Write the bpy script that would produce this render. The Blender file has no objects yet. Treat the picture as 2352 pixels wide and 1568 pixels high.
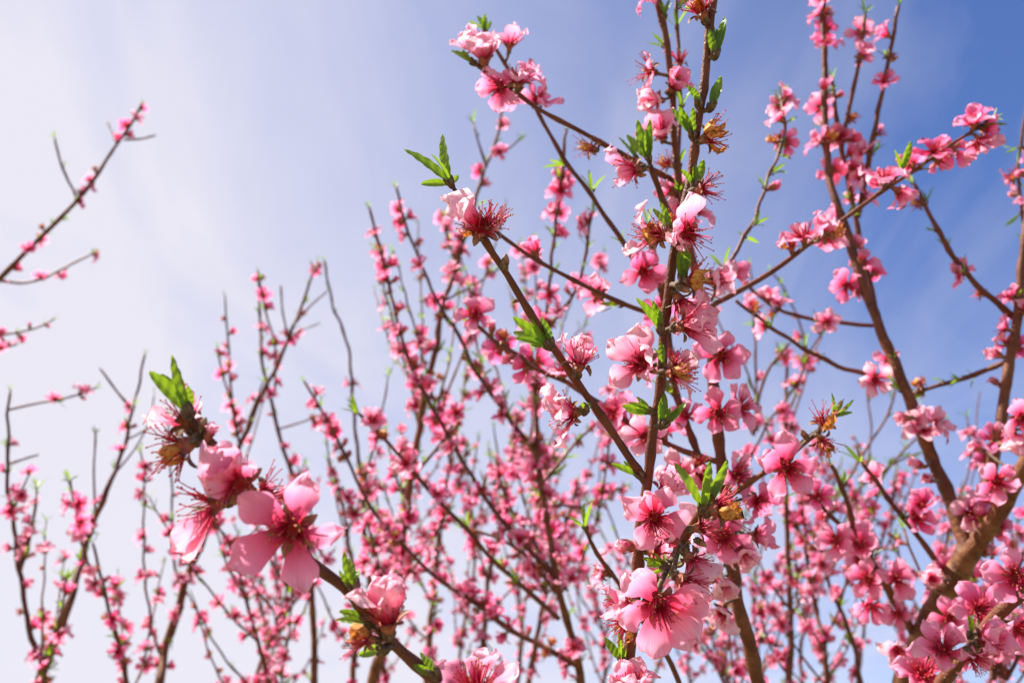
import bpy, math, random
import numpy as np
from mathutils import Vector, Matrix, Euler

scene = bpy.context.scene
col = scene.collection
R = math.radians

# ------------------------------------------------------------------ camera
CAM_Z, PITCH, LENS = 1.55, R(28.0), 32.0
cam_data = bpy.data.cameras.new('camera')
cam_data.lens = LENS
cam_data.sensor_width = 36.0
cam_data.clip_start = 0.01
cam_data.clip_end = 3000
cam_data.dof.use_dof = True
cam_data.dof.focus_distance = 0.47
cam_data.dof.aperture_fstop = 10.5
camera = bpy.data.objects.new('camera', cam_data)
camera.location = (0, 0, CAM_Z)
camera.rotation_euler = (R(90) + PITCH, 0, 0)
col.objects.link(camera)
scene.camera = camera

# ------------------------------------------------------------------ sky, sun, exposure
SUN_EL, SUN_AZ = R(57), R(-86)          # azimuth clockwise from +Y (the way the camera looks)
world = bpy.data.worlds.new('World')
scene.world = world
world.use_nodes = True
wt = world.node_tree
wt.nodes.clear()
def wn(kind, **kw):
    n = wt.nodes.new(kind)
    for k, v in kw.items():
        setattr(n, k, v)
    return n
def wlink(a, b): wt.links.new(a, b)
def wmath(op, a, b=None, c=None, clamp=False):
    n = wn('ShaderNodeMath', operation=op, use_clamp=clamp)
    for i, v in enumerate((a, b, c)):
        if v is None: continue
        if isinstance(v, (int, float)): n.inputs[i].default_value = v
        else: wlink(v, n.inputs[i])
    return n.outputs[0]
sky = wn('ShaderNodeTexSky', sky_type='NISHITA', sun_disc=False)
sky.sun_elevation = SUN_EL
sky.sun_rotation = SUN_AZ
sky.air_density = 1.0
sky.dust_density = 0.6
sky.ozone_density = 1.6
tint = wn('ShaderNodeMix', data_type='RGBA', blend_type='MULTIPLY')
tint.inputs['Factor'].default_value = 1.0
wlink(sky.outputs[0], tint.inputs['A'])
tint.inputs['B'].default_value = (0.70, 0.84, 1.24, 1)
# a veil of thin cirrus, thicker on the sun's side of the sky, broken by noise
tc = wn('ShaderNodeTexCoord')
nrm = wn('ShaderNodeVectorMath', operation='NORMALIZE')
wlink(tc.outputs['Generated'], nrm.inputs[0])
sep = wn('ShaderNodeSeparateXYZ')
wlink(nrm.outputs[0], sep.inputs[0])
zc = wmath('MAXIMUM', wmath('ADD', sep.outputs['Z'], 0.12), 0.05)
px = wmath('DIVIDE', sep.outputs['X'], zc)
py = wmath('DIVIDE', sep.outputs['Y'], zc)
comb = wn('ShaderNodeCombineXYZ')
wlink(px, comb.inputs[0]); wlink(py, comb.inputs[1])
n1 = wn('ShaderNodeTexNoise')
n1.inputs['Scale'].default_value = 1.25
n1.inputs['Detail'].default_value = 4.0
n1.inputs['Roughness'].default_value = 0.56
n1.inputs['Distortion'].default_value = 0.5
mp = wn('ShaderNodeMapping')
mp.inputs['Scale'].default_value = (1.0, 0.75, 1.0)
mp.inputs['Rotation'].default_value = (0, 0, R(28))
mp.inputs['Location'].default_value = (3.1, 1.7, 0)
wlink(comb.outputs[0], mp.inputs[0])
wlink(mp.outputs[0], n1.inputs['Vector'])
axis = wn('ShaderNodeVectorMath', operation='DOT_PRODUCT')
axis.inputs[1].default_value = (-0.93, 0.33, -0.52)
wlink(nrm.outputs[0], axis.inputs[0])
base = wmath('MULTIPLY_ADD', axis.outputs['Value'], 1.08, 0.59)
n2 = wn('ShaderNodeTexNoise')
n2.inputs['Scale'].default_value = 3.2
n2.inputs['Detail'].default_value = 6.0
n2.inputs['Roughness'].default_value = 0.55
n2.inputs['Distortion'].default_value = 1.1
mp2 = wn('ShaderNodeMapping')
mp2.inputs['Scale'].default_value = (1.0, 0.42, 1.0)
mp2.inputs['Rotation'].default_value = (0, 0, R(-35))
wlink(comb.outputs[0], mp2.inputs[0]); wlink(mp2.outputs[0], n2.inputs['Vector'])
base = wmath('ADD', base, wmath('MULTIPLY', wmath('SUBTRACT', n2.outputs['Fac'], 0.5), 0.58))
cov = wmath('ADD', base, wmath('MULTIPLY', wmath('SUBTRACT', n1.outputs['Fac'], 0.5), 0.72))
ramp = wn('ShaderNodeMapRange')
ramp.inputs['From Min'].default_value = 0.0
ramp.inputs['From Max'].default_value = 1.0
ramp.inputs['To Min'].default_value = 0.0
ramp.inputs['To Max'].default_value = 0.94
wlink(cov, ramp.inputs['Value'])
cmix = wn('ShaderNodeMix', data_type='RGBA', blend_type='MIX')
wlink(ramp.outputs[0], cmix.inputs['Factor'])
wlink(tint.outputs['Result'], cmix.inputs['A'])
CLOUD = 6.0
cmix.inputs['B'].default_value = (CLOUD * 0.99, CLOUD * 0.955, CLOUD * 1.045, 1)
bg = wn('ShaderNodeBackground')
bg.inputs['Strength'].default_value = 0.0575
wlink(cmix.outputs['Result'], bg.inputs['Color'])
wout = wn('ShaderNodeOutputWorld')
wlink(bg.outputs[0], wout.inputs['Surface'])

sun_data = bpy.data.lights.new('sun', 'SUN')
sun_data.energy = 5.0
sun_data.angle = R(0.55)
sun_data.color = (1.0, 0.95, 0.88)
sun = bpy.data.objects.new('sun', sun_data)
sdir = Vector((math.sin(SUN_AZ) * math.cos(SUN_EL), math.cos(SUN_AZ) * math.cos(SUN_EL), math.sin(SUN_EL)))
sun.rotation_euler = sdir.to_track_quat('Z', 'Y').to_euler()
sun.location = sdir * 20
col.objects.link(sun)

scene.view_settings.view_transform = 'Standard'
scene.view_settings.look = 'None'
scene.view_settings.gamma = 1.0
scene.view_settings.exposure = 1.36
scene.view_settings.use_curve_mapping = False
scene.cycles.max_bounces = 8
scene.cycles.diffuse_bounces = 4
scene.cycles.transmission_bounces = 6

# ------------------------------------------------------------------ measuring helpers
W_PX, H_PX = 2352.0, 1568.0             # the photograph as measured
RC = Euler((R(90) + PITCH, 0, 0)).to_matrix()
CAM = Vector((0, 0, CAM_Z))
PX = 36.0 / LENS / W_PX                 # metres per measured pixel at 1 m
def P(x, y, d):
    return CAM + RC @ Vector(((x - W_PX / 2) * PX * d, (H_PX / 2 - y) * PX * d, -d))
RCI = RC.transposed()
def project(p):
    q = RCI @ (p - CAM)
    d = -q.z
    if d < 0.02: return None
    return (q.x / d / PX + W_PX / 2, H_PX / 2 - q.y / d / PX, d)
def CD(x, y, z): return (RC @ Vector((x, y, z))).normalized()
def in_view(p, m=140):
    q = project(p)
    return q is not None and -m < q[0] < W_PX + m and -m < q[1] < H_PX + m

# ------------------------------------------------------------------ materials
def new_mat(name):
    m = bpy.data.materials.new(name)
    m.use_nodes = True
    m.node_tree.nodes.clear()
    return m, m.node_tree
class NT:
    def __init__(s, nt): s.nt = nt
    def n(s, kind, **kw):
        x = s.nt.nodes.new(kind)
        for k, v in kw.items(): setattr(x, k, v)
        return x
    def set(s, sock, v):
        if isinstance(v, bpy.types.NodeSocket): s.nt.links.new(v, sock)
        elif isinstance(v, (int, float)): sock.default_value = v
        else: sock.default_value = tuple(v) + ((1,) if len(v) == 3 and len(sock.default_value) == 4 else ())
    def math(s, op, a, b=0.0, c=0.0, clamp=False):
        x = s.n('ShaderNodeMath', operation=op, use_clamp=clamp)
        s.set(x.inputs[0], a); s.set(x.inputs[1], b); s.set(x.inputs[2], c)
        return x.outputs[0]
    def mix(s, f, a, b, blend='MIX'):
        x = s.n('ShaderNodeMix', data_type='RGBA', blend_type=blend)
        s.set(x.inputs['Factor'], f); s.set(x.inputs['A'], a); s.set(x.inputs['B'], b)
        return x.outputs['Result']
    def ramp(s, f, stops):
        x = s.n('ShaderNodeValToRGB')
        e = x.color_ramp.elements
        while len(e) < len(stops): e.new(0.5)
        for i, (p, c) in enumerate(stops):
            e[i].position = p; e[i].color = tuple(c) + (1,)
        s.set(x.inputs[0], f)
        return x.outputs[0]
    def noise(s, vec, scale, detail=3, rough=0.55, dist=0.0):
        x = s.n('ShaderNodeTexNoise')
        s.set(x.inputs['Vector'], vec)
        x.inputs['Scale'].default_value = scale
        x.inputs['Detail'].default_value = detail
        x.inputs['Roughness'].default_value = rough
        x.inputs['Distortion'].default_value = dist
        return x.outputs['Fac']
    def range(s, v, a, b, c, d):
        x = s.n('ShaderNodeMapRange')
        s.set(x.inputs['Value'], v)
        for k, q in zip(('From Min', 'From Max', 'To Min', 'To Max'), (a, b, c, d)): x.inputs[k].default_value = q
        return x.outputs[0]
    def uv(s):
        u = s.n('ShaderNodeUVMap'); q = s.n('ShaderNodeSeparateXYZ')
        s.nt.links.new(u.outputs[0], q.inputs[0])
        return u.outputs[0], q.outputs[0], q.outputs[1]
    def scale(s, vec, v):
        x = s.n('ShaderNodeVectorMath', operation='MULTIPLY')
        s.set(x.inputs[0], vec); x.inputs[1].default_value = v
        return x.outputs[0]
    def objinfo(s): return s.n('ShaderNodeObjectInfo')
    def bump(s, h, strength=0.3, dist=0.001):
        x = s.n('ShaderNodeBump')
        x.inputs['Strength'].default_value = strength; x.inputs['Distance'].default_value = dist
        s.set(x.inputs['Height'], h)
        return x.outputs[0]
    def thin(s, front, trans, rough, k, normal=None, spec=0.3):
        """a thin living sheet: glossy skin over scattering plus light passing through"""
        p = s.n('ShaderNodeBsdfPrincipled')
        s.set(p.inputs['Base Color'], front); p.inputs['Roughness'].default_value = rough
        p.inputs['Specular IOR Level'].default_value = spec
        t = s.n('ShaderNodeBsdfTranslucent'); s.set(t.inputs['Color'], trans)
        if normal is not None:
            s.nt.links.new(normal, p.inputs['Normal'])
        m = s.n('ShaderNodeMixShader'); m.inputs[0].default_value = k
        s.nt.links.new(p.outputs[0], m.inputs[1]); s.nt.links.new(t.outputs[0], m.inputs[2])
        o = s.n('ShaderNodeOutputMaterial'); s.nt.links.new(m.outputs[0], o.inputs[0])
    def solid(s, colr, rough, normal=None, spec=0.4):
        p = s.n('ShaderNodeBsdfPrincipled')
        s.set(p.inputs['Base Color'], colr); s.set(p.inputs['Roughness'], rough)
        p.inputs['Specular IOR Level'].default_value = spec
        if normal is not None: s.nt.links.new(normal, p.inputs['Normal'])
        o = s.n('ShaderNodeOutputMaterial'); s.nt.links.new(p.outputs[0], o.inputs[0])

def mat_petal():
    m, nt = new_mat('petal_pink'); k = NT(nt)
    vec, u, v = k.uv()
    info = k.objinfo()
    sepc = k.n('ShaderNodeSeparateColor'); nt.links.new(info.outputs['Color'], sepc.inputs[0])
    tone = sepc.outputs[0]
    veins = k.noise(k.scale(vec, (26, 1.6, 1)), 1.0, 2, 0.5, 0.3)
    blot = k.noise(k.scale(vec, (3, 3, 1)), 1.0, 3, 0.6, 0.4)
    vv = k.math('ADD', v, k.math('MULTIPLY', k.math('SUBTRACT', veins, 0.5), 0.22))
    vv = k.math('ADD', vv, k.math('MULTIPLY', k.math('SUBTRACT', blot, 0.5), 0.12))
    deep = k.ramp(vv, [(0.0, (0.42, 0.008, 0.025)), (0.22, (0.68, 0.018, 0.07)), (0.45, (0.92, 0.11, 0.32)), (0.72, (0.96, 0.25, 0.49)), (1.0, (0.98, 0.45, 0.63))])
    pale = k.ramp(vv, [(0.0, (0.50, 0.02, 0.05)), (0.18, (0.78, 0.08, 0.20)), (0.42, (0.93, 0.39, 0.54)), (0.7, (0.96, 0.64, 0.72)), (1.0, (0.97, 0.78, 0.81))])
    c = k.mix(tone, deep, pale)
    veind = k.range(veins, 0.47, 0.66, 0.0, 0.42)
    c = k.mix(veind, c, (0.80, 0.09, 0.25))
    tr = k.mix(1.0, c, (1.0, 0.95, 0.94), 'MULTIPLY')
    nb = k.bump(veins, 0.6, 0.0008)
    k.thin(c, tr, 0.5, 0.52, nb, 0.28)
    return m
def mat_dry():
    m, nt = new_mat('petal_withered'); k = NT(nt)
    vec, u, v = k.uv()
    n = k.noise(k.scale(vec, (5, 4, 1)), 1.0, 4, 0.65, 0.6)
    c = k.ramp(n, [(0.25, (0.40, 0.12, 0.025)), (0.5, (0.74, 0.34, 0.09)), (0.75, (0.84, 0.58, 0.28))])
    k.thin(c, k.mix(1.0, c, (1, 0.75, 0.5), 'MULTIPLY'), 0.65, 0.3, k.bump(n, 0.6, 0.001), 0.2)
    return m
def mat_leaf():
    m, nt = new_mat('leaf_green'); k = NT(nt)
    vec, u, v = k.uv()
    info = k.objinfo()
    n = k.noise(k.scale(vec, (9, 14, 1)), 1.0, 3, 0.6)
    rib = k.range(k.math('ABSOLUTE', u), 0.0, 0.14, 1.0, 0.0)
    side = k.n('ShaderNodeTexWave'); side.inputs['Scale'].default_value = 3.4; side.inputs['Distortion'].default_value = 1.2
    side.bands_direction = 'Y'
    sv = k.n('ShaderNodeVectorMath', operation='ADD')
    cmb = k.n('ShaderNodeCombineXYZ'); k.set(cmb.inputs[1], k.math('MULTIPLY', k.math('ABSOLUTE', u), -0.5))
    k.set(sv.inputs[0], vec); k.set(sv.inputs[1], cmb.outputs[0])
    nt.links.new(sv.outputs[0], side.inputs['Vector'])
    c = k.mix(n, (0.062, 0.150, 0.012), (0.135, 0.25, 0.02))
    c = k.mix(k.math('MULTIPLY', info.outputs['Random'], 0.55), c, (0.14, 0.23, 0.035))
    c = k.mix(k.math('MULTIPLY', rib, 0.6), c, (0.36, 0.42, 0.13))
    tr = k.mix(n, (0.24, 0.42, 0.010), (0.38, 0.55, 0.016))
    k.thin(c, tr, 0.38, 0.42, k.bump(side.outputs['Fac'], 0.18, 0.0004), 0.5)
    return m
def mat_bark():
    m, nt = new_mat('peach_bark'); k = NT(nt)
    vec, u, v = k.uv()
    at = k.n('ShaderNodeAttribute'); at.attribute_name = 'age'
    age = at.outputs['Fac']
    tco = k.n('ShaderNodeTexCoord')
    obj = tco.outputs['Object']
    big = k.noise(obj, 55, 4, 0.6, 0.3)
    fine = k.noise(obj, 420, 3, 0.65)
    young = k.mix(k.range(big, 0.3, 0.7, 0, 1), (0.085, 0.022, 0.010), (0.180, 0.056, 0.025))
    young = k.mix(k.range(fine, 0.55, 0.75, 0, 0.5), young, (0.15, 0.07, 0.045))
    old = k.mix(k.range(big, 0.4, 0.6, 0, 1), (0.095, 0.032, 0.010), (0.235, 0.095, 0.034))
    # rings of pale lenticels running round old wood
    ring = k.noise(k.scale(vec, (2.2, 210, 1)), 1.0, 3, 0.6, 0.2)
    old = k.mix(k.range(ring, 0.56, 0.68, 0, 0.75), old, (0.30, 0.165, 0.085))
    old = k.mix(k.range(ring, 0.36, 0.26, 0, 0.7), old, (0.055, 0.032, 0.02))
    spots = k.n('ShaderNodeTexVoronoi'); spots.inputs['Scale'].default_value = 1.0
    nt.links.new(k.scale(vec, (5, 170, 1)), spots.inputs['Vector'])
    len_ = k.range(spots.outputs['Distance'], 0.10, 0.20, 0.75, 0.0)
    young = k.mix(len_, young, (0.17, 0.085, 0.05))
    c = k.mix(age, young, old)
    h = k.math('ADD', k.math('MULTIPLY', ring, age), k.math('ADD', k.math('MULTIPLY', fine, 0.5), k.math('MULTIPLY', len_, 0.5)))
    rough = k.range(fine, 0.3, 0.7, 0.42, 0.62)
    k.solid(c, rough, k.bump(h, 0.8, 0.0022), 0.28)
    return m
def mat_calyx():
    m, nt = new_mat('calyx_russet'); k = NT(nt)
    vec, u, v = k.uv()
    tco = k.n('ShaderNodeTexCoord')
    n = k.noise(tco.outputs['Object'], 500, 3, 0.6)
    c = k.ramp(v, [(0.0, (0.05, 0.028, 0.018)), (0.22, (0.11, 0.07, 0.035)), (0.4, (0.30, 0.085, 0.045)), (0.6, (0.34, 0.07, 0.05)), (0.8, (0.24, 0.10, 0.06)), (1.0, (0.30, 0.19, 0.12))])
    c = k.mix(k.range(n, 0.45, 0.7, 0, 0.5), c, (0.36, 0.24, 0.15))
    k.solid(c, 0.7, k.bump(n, 0.5, 0.0008), 0.25)
    return m
def mat_stamen():
    m, nt = new_mat('stamen_red'); k = NT(nt)
    vec, u, v = k.uv()
    c = k.ramp(v, [(0.0, (0.38, 0.006, 0.015)), (0.45, (0.62, 0.02, 0.07)), (0.86, (0.80, 0.16, 0.26)), (0.9, (0.45, 0.13, 0.03)), (1.0, (0.62, 0.30, 0.05))])
    k.thin(c, c, 0.5, 0.25, None, 0.3)
    return m
def mat_ground():
    m, nt = new_mat('orchard_grass'); k = NT(nt)
    tco = k.n('ShaderNodeTexCoord')
    a = k.noise(tco.outputs['Object'], 0.8, 5, 0.6); b = k.noise(tco.outputs['Object'], 22, 4, 0.7)
    c = k.mix(k.range(a, 0.4, 0.6, 0, 1), (0.10, 0.12, 0.04), (0.28, 0.21, 0.13))
    c = k.mix(b, c, (0.20, 0.17, 0.09))
    k.solid(c, 0.9, k.bump(b, 0.8, 0.05), 0.1)
    return m
M_PETAL, M_DRY, M_LEAF, M_BARK, M_CALYX, M_STAMEN, M_GROUND = mat_petal(), mat_dry(), mat_leaf(), mat_bark(), mat_calyx(), mat_stamen(), mat_ground()
MATS = [M_PETAL, M_DRY, M_LEAF, M_BARK, M_CALYX, M_STAMEN]
PET, DRY, LEF, BRK, CAL, STA = range(6)

# ------------------------------------------------------------------ mesh pieces (verts, faces, uv per vertex, material per face)
class Geo:
    def __init__(s): s.v, s.f, s.uv, s.m = [], [], [], []
    def grid(s, pts, uvs, nu, nv, mat, closed=False):
        """pts listed row by row: nv rows of nu"""
        b = len(s.v); s.v += [tuple(p) for p in pts]; s.uv += uvs
        for j in range(nv - 1):
            for i in range(nu if closed else nu - 1):
                i2 = (i + 1) % nu
                s.f.append((b + j * nu + i, b + j * nu + i2, b + (j + 1) * nu + i2, b + (j + 1) * nu + i)); s.m.append(mat)
    def add(s, g, mtx=None):
        b = len(s.v)
        s.v += [tuple(mtx @ Vector(p)) for p in g.v] if mtx else g.v
        s.uv += g.uv; s.f += [tuple(i + b for i in q) for q in g.f]; s.m += g.m
        return s
    def mesh(s, name, only=None):
        me = bpy.data.meshes.new(name)
        me.from_pydata(s.v, [], s.f)
        used = sorted(set(s.m))
        for k in used: me.materials.append(MATS[k])
        idx = {k: i for i, k in enumerate(used)}
        me.polygons.foreach_set('material_index', [idx[k] for k in s.m])
        me.polygons.foreach_set('use_smooth', [True] * len(s.f))
        uvl = me.uv_layers.new(name='UVMap')
        li = np.empty(len(me.loops), dtype=np.int32); me.loops.foreach_get('vertex_index', li)
        uvl.data.foreach_set('uv', np.array(s.uv, dtype=np.float32)[li].ravel())
        me.update()
        return me

def petal_geo(rng, nu, nv, L=0.0175, Wd=0.0070, curl=0.18, cup=0.28, ruffle=0.5, recurve=0.0, fold=0.0, mat=PET):
    g = Geo(); pts, uvs = [], []
    ph = [rng.uniform(0, 6.28) for _ in range(4)]
    skew = rng.uniform(-0.12, 0.12); notch = rng.uniform(0.0, 0.07)
    Wd *= rng.uniform(0.93, 1.1); L *= rng.uniform(0.94, 1.06)
    for j in range(nv):
        t = j / (nv - 1); t = 0.35 * t + 0.65 * math.sin(t * math.pi / 2)
        w = Wd * (0.22 + 0.78 * min(1, (t / 0.62)) ** 1.05 * (1.0 if t < .62 else 1.0)) * (1 - max(0, (t - 0.55) / 0.45) ** 2.6) ** 0.55 if t < 0.999 else Wd * 0.10
        for i in range(nu):
            a = 2 * i / (nu - 1) - 1
            edge = abs(a) ** 2 * (0.35 + 0.65 * t) + (t ** 6)
            x = L * (t - notch * math.exp(-(a / 0.35) ** 2) * t ** 5 - 0.10 * a * a * t * t)
            y = a * w + skew * L * t * t * 0.6
            z = L * (curl * t * t - recurve * max(0, t - 0.45) ** 2 * 2.2) + cup * w * a * a * (1 - fold * 0.3)
            z += ruffle * 0.0014 * edge * (math.sin(9 * t + ph[0] + 2.5 * a) + 0.7 * math.sin(17 * t + ph[1] - 4 * a) + 0.6 * math.sin(7 * a + ph[2]))
            z += 0.0006 * ruffle * math.sin(5 * a + ph[3]) * t
            if fold: z += fold * w * abs(a) * 0.9
            x += ruffle * t * t * (0.0005 * math.sin(9 * a + ph[2]) + 0.0003 * math.sin(21 * a + ph[1]))
            pts.append((x, y, z)); uvs.append((a * 0.5 * (w / Wd) + 0.5 + 0.0, t))
    g.grid(pts, uvs, nu, nv, mat)
    return g
def crumpled_geo(rng, nu, nv, L=0.010, mat=DRY):
    g = Geo(); pts, uvs = [], []
    ph = [rng.uniform(0, 6.28) for _ in range(6)]
    for j in range(nv):
        t = j / (nv - 1)
        w = 0.0040 * (0.2 + math.sin(math.pi * min(0.93, t * 0.9)) * 0.9)
        ang = 2.4 * t * t
        for i in range(nu):
            a = 2 * i / (nu - 1) - 1
            x = L * t * math.cos(ang * 0.5); z = L * t * math.sin(ang * 0.7) * 0.7 + w * a * a * 0.9
            k = 0.0014 * t
            pts.append((x + k * math.sin(7 * a + ph[0] + 6 * t), a * w * 0.8 + k * math.sin(9 * t + ph[1]), z + k * math.sin(8 * a * t + ph[2]) + k * math.sin(13 * t + ph[3] + 3 * a)))
            uvs.append((a * 0.5 + 0.5 + ph[4], t + ph[5]))
    g.grid(pts, uvs, nu, nv, mat)
    return g
def tube_geo(pts, radii, sides, mat, v0=0.0, v1=1.0, cap=True):
    g = Geo(); out, uvs = [], []
    n = len(pts); up = None
    for j in range(n):
        t = (pts[min(j + 1, n - 1)] - pts[max(j - 1, 0)])
        t = t.normalized() if t.length > 1e-9 else Vector((0, 0, 1))
        if up is None:
            up = t.orthogonal().normalized()
        up = (up - t * up.dot(t)).normalized()
        b = t.cross(up)
        for i in range(sides):
            a = 2 * math.pi * i / sides
            out.append(pts[j] + (up * math.cos(a) + b * math.sin(a)) * radii[j])
            uvs.append((i / sides, v0 + (v1 - v0) * j / (n - 1)))
    g.grid(out, uvs, sides, n, mat, closed=True)
    if cap:
        k = len(g.v); g.v.append(tuple(pts[-1])); g.uv.append((0.5, v1))
        for i in range(sides): g.f.append((k - sides + i, k - sides + (i + 1) % sides, k)); g.m.append(mat)
    return g
def ell_geo(c, rx, rz, seg, rings, mat, v):
    g = Geo(); pts, uvs = [], []
    for j in range(rings):
        th = math.pi * j / (rings - 1)
        r = max(0.02, math.sin(th))
        for i in range(seg):
            a = 2 * math.pi * i / seg
            pts.append((c[0] + rx * r * math.cos(a), c[1] + rx * r * math.sin(a), c[2] - rz * math.cos(th))); uvs.append((i / seg, v[0] + (v[1] - v[0]) * j / (rings - 1)))
    g.grid(pts, uvs, seg, rings, mat, closed=True)
    return g
CZ = 0.0062                              # height of the calyx rim, where petals stand
def sepal_geo(rng, open_, hi):
    nu, nv = (5, 6) if hi else (3, 3)
    g = Geo(); pts, uvs = [], []
    L = rng.uniform(0.0052, 0.0064)
    for j in range(nv):
        t = j / (nv - 1); w = 0.0021 * (0.75 + 0.5 * t - 1.1 * t ** 3) if t < 1 else 0.0003
        ang = open_ * (0.4 + 0.6 * t)
        for i in range(nu):
            a = 2 * i / (nu - 1) - 1
            pts.append((L * t * math.sin(ang), a * w, L * t * math.cos(ang) + 0.0006 - 0.35 * w * (1 - a * a) * 1.0))
            uvs.append((a, 0.55 + 0.45 * t))
    g.grid(pts, uvs, nu, nv, CAL)
    if hi:      # a second skin gives the sepal its thickness
        h = Geo(); h.grid([(p[0] + 0.00035, p[1] * 0.9, p[2] + 0.00045) for p in pts], uvs, nu, nv, CAL); g.add(h)
    return g
def calyx_geo(rng, hi, open_=1.0, knob=True):
    g = Geo(); seg = 10 if hi else 5
    prof = [(0.0011, -0.0015, 0.05), (0.0015, 0.0006, 0.2), (0.0022, 0.0020, 0.35), (0.0030, 0.0038, 0.45), (0.0032, 0.0056, 0.55), (0.0030, CZ, 0.6), (0.0016, CZ - 0.0012, 0.6)]
    if not hi: prof = [prof[0], prof[2], prof[4], prof[6]]
    pts, uvs = [], []
    for r, z, v in prof:
        for i in range(seg):
            a = 2 * math.pi * i / seg
            pts.append((r * math.cos(a), r * math.sin(a), z)); uvs.append((i / seg, v))
    g.grid(pts, uvs, seg, len(prof), CAL, closed=True)
    for q in range(5):
        s = sepal_geo(rng, open_ * rng.uniform(0.85, 1.2), hi)
        g.add(s, Matrix.Rotation(2 * math.pi * (q + 0.5) / 5 + rng.uniform(-.1, .1), 4, 'Z') @ Matrix.Translation((0.0029, 0, CZ - 0.0022)))
    b = len(g.v); g.v.append((0, 0, CZ - 0.0016)); g.uv.append((0, 0.0))       # the red floor of the cup
    for i in range(seg): g.v.append((0.0027 * math.cos(6.2832 * i / seg), 0.0027 * math.sin(6.2832 * i / seg), CZ - 0.0007)); g.uv.append((0, 0.25))
    for i in range(seg): g.f.append((b, b + 1 + i, b + 1 + (i + 1) % seg)); g.m.append(STA)
    if knob:    # the dark bud scales at the foot
        n = 6 if hi else 2
        for q in range(n):
            a = 6.28 * q / n + rng.uniform(-.4, .4)
            e = ell_geo((0, 0, 0), 0.00125, 0.0022, 6 if hi else 4, 5 if hi else 3, CAL, (0.0, 0.2))
            g.add(e, Matrix.Translation((0.0014 * math.cos(a), 0.0014 * math.sin(a), rng.uniform(-0.0008, 0.0012))) @ Matrix.Rotation(rng.uniform(0.2, 0.6), 4, Vector((-math.sin(a), math.cos(a), 0))))
    return g
def stamen_geo(rng, n, hi, length=0.0105, spread=0.75, wild=0.25, thick=0.00028):
    g = Geo()
    for q in range(n):
        az = rng.uniform(0, 6.28); th = spread * math.sqrt(rng.uniform(0.02, 1)); L = length * rng.uniform(0.62, 1.08)
        d = Vector((math.sin(th) * math.cos(az), math.sin(th) * math.sin(az), math.cos(th)))
        side = Vector((rng.uniform(-1, 1), rng.uniform(-1, 1), rng.uniform(-1, 1))) * wild * L
        b = Vector((0.0021 * math.cos(az), 0.0021 * math.sin(az), CZ - 0.001))
        ns = 5 if hi else 2
        pts = [b + d * L * (i / (ns - 1)) + side * (i / (ns - 1)) ** 2 for i in range(ns)]
        if hi: pts[2] += side * 0.1
        tk = thick if hi else thick * 1.9
        g.add(tube_geo(pts, [tk * (1.2 - 0.4 * i / (ns - 1)) for i in range(ns)], 3, STA, 0.0, 0.86, cap=False))
        e = ell_geo(pts[-1], 0.00042 if hi else 0.0006, 0.00055 if hi else 0.0007, 5 if hi else 3, 4 if hi else 3, STA, (0.9, 1.0) if rng.random() < 0.62 else (0.3, 0.5))
        g.add(e)
    return g
def leaf_geo(rng, nu, nv, L=0.026, Wd=0.0036, fold=0.45, bend=0.3):
    g = Geo(); pts, uvs = [], []
    tw = rng.uniform(-0.35, 0.35); bw = rng.uniform(0.6, 1.3) * bend; sw = rng.uniform(-0.12, 0.12)
    Wd *= rng.uniform(0.85, 1.15)
    for j in range(nv):
        t = j / (nv - 1)
        w = Wd * (0.10 + 1.25 * t ** 0.75 * (1 - t) ** 0.80 * 1.50) * (0.25 if t > 0.995 else 1)
        ang = bw * t
        for i in range(nu):
            a = 2 * i / (nu - 1) - 1
            ser = 1.0 + (0.03 * (1 if j % 2 else -1) if abs(a) > 0.99 and 0.1 < t < 0.97 and nv > 8 else 0)
            y = a * w * ser * math.cos(fold * 0.8); z = abs(a) * w * math.sin(fold) + 0.00022 * math.sin(30 * t + 3 * a)
            y, z = y * math.cos(tw * t) - z * math.sin(tw * t), y * math.sin(tw * t) + z * math.cos(tw * t)
            pts.append((L * t * math.cos(ang * 0.5) - z * math.sin(ang) , y + sw * L * t * t, z * math.cos(ang) - L * t * math.sin(ang * 0.5)))
            uvs.append((a, t))
    g.grid(pts, uvs, nu, nv, LEF)
    return g
def budbase_geo(rng, hi):
    g = Geo(); n = 6 if hi else 2
    for q in range(n):
        a = 6.28 * q / n + rng.uniform(-.4, .4)
        e = ell_geo((0, 0, 0.0012), 0.0012, 0.0031, 6 if hi else 4, 5 if hi else 3, CAL, (0.0, 0.28))
        g.add(e, Matrix.Translation((0.0012 * math.cos(a), 0.0012 * math.sin(a), rng.uniform(-0.001, 0.0012))) @ Matrix.Rotation(rng.uniform(0.1, 0.4), 4, Vector((-math.sin(a), math.cos(a), 0))))
    return g

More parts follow.
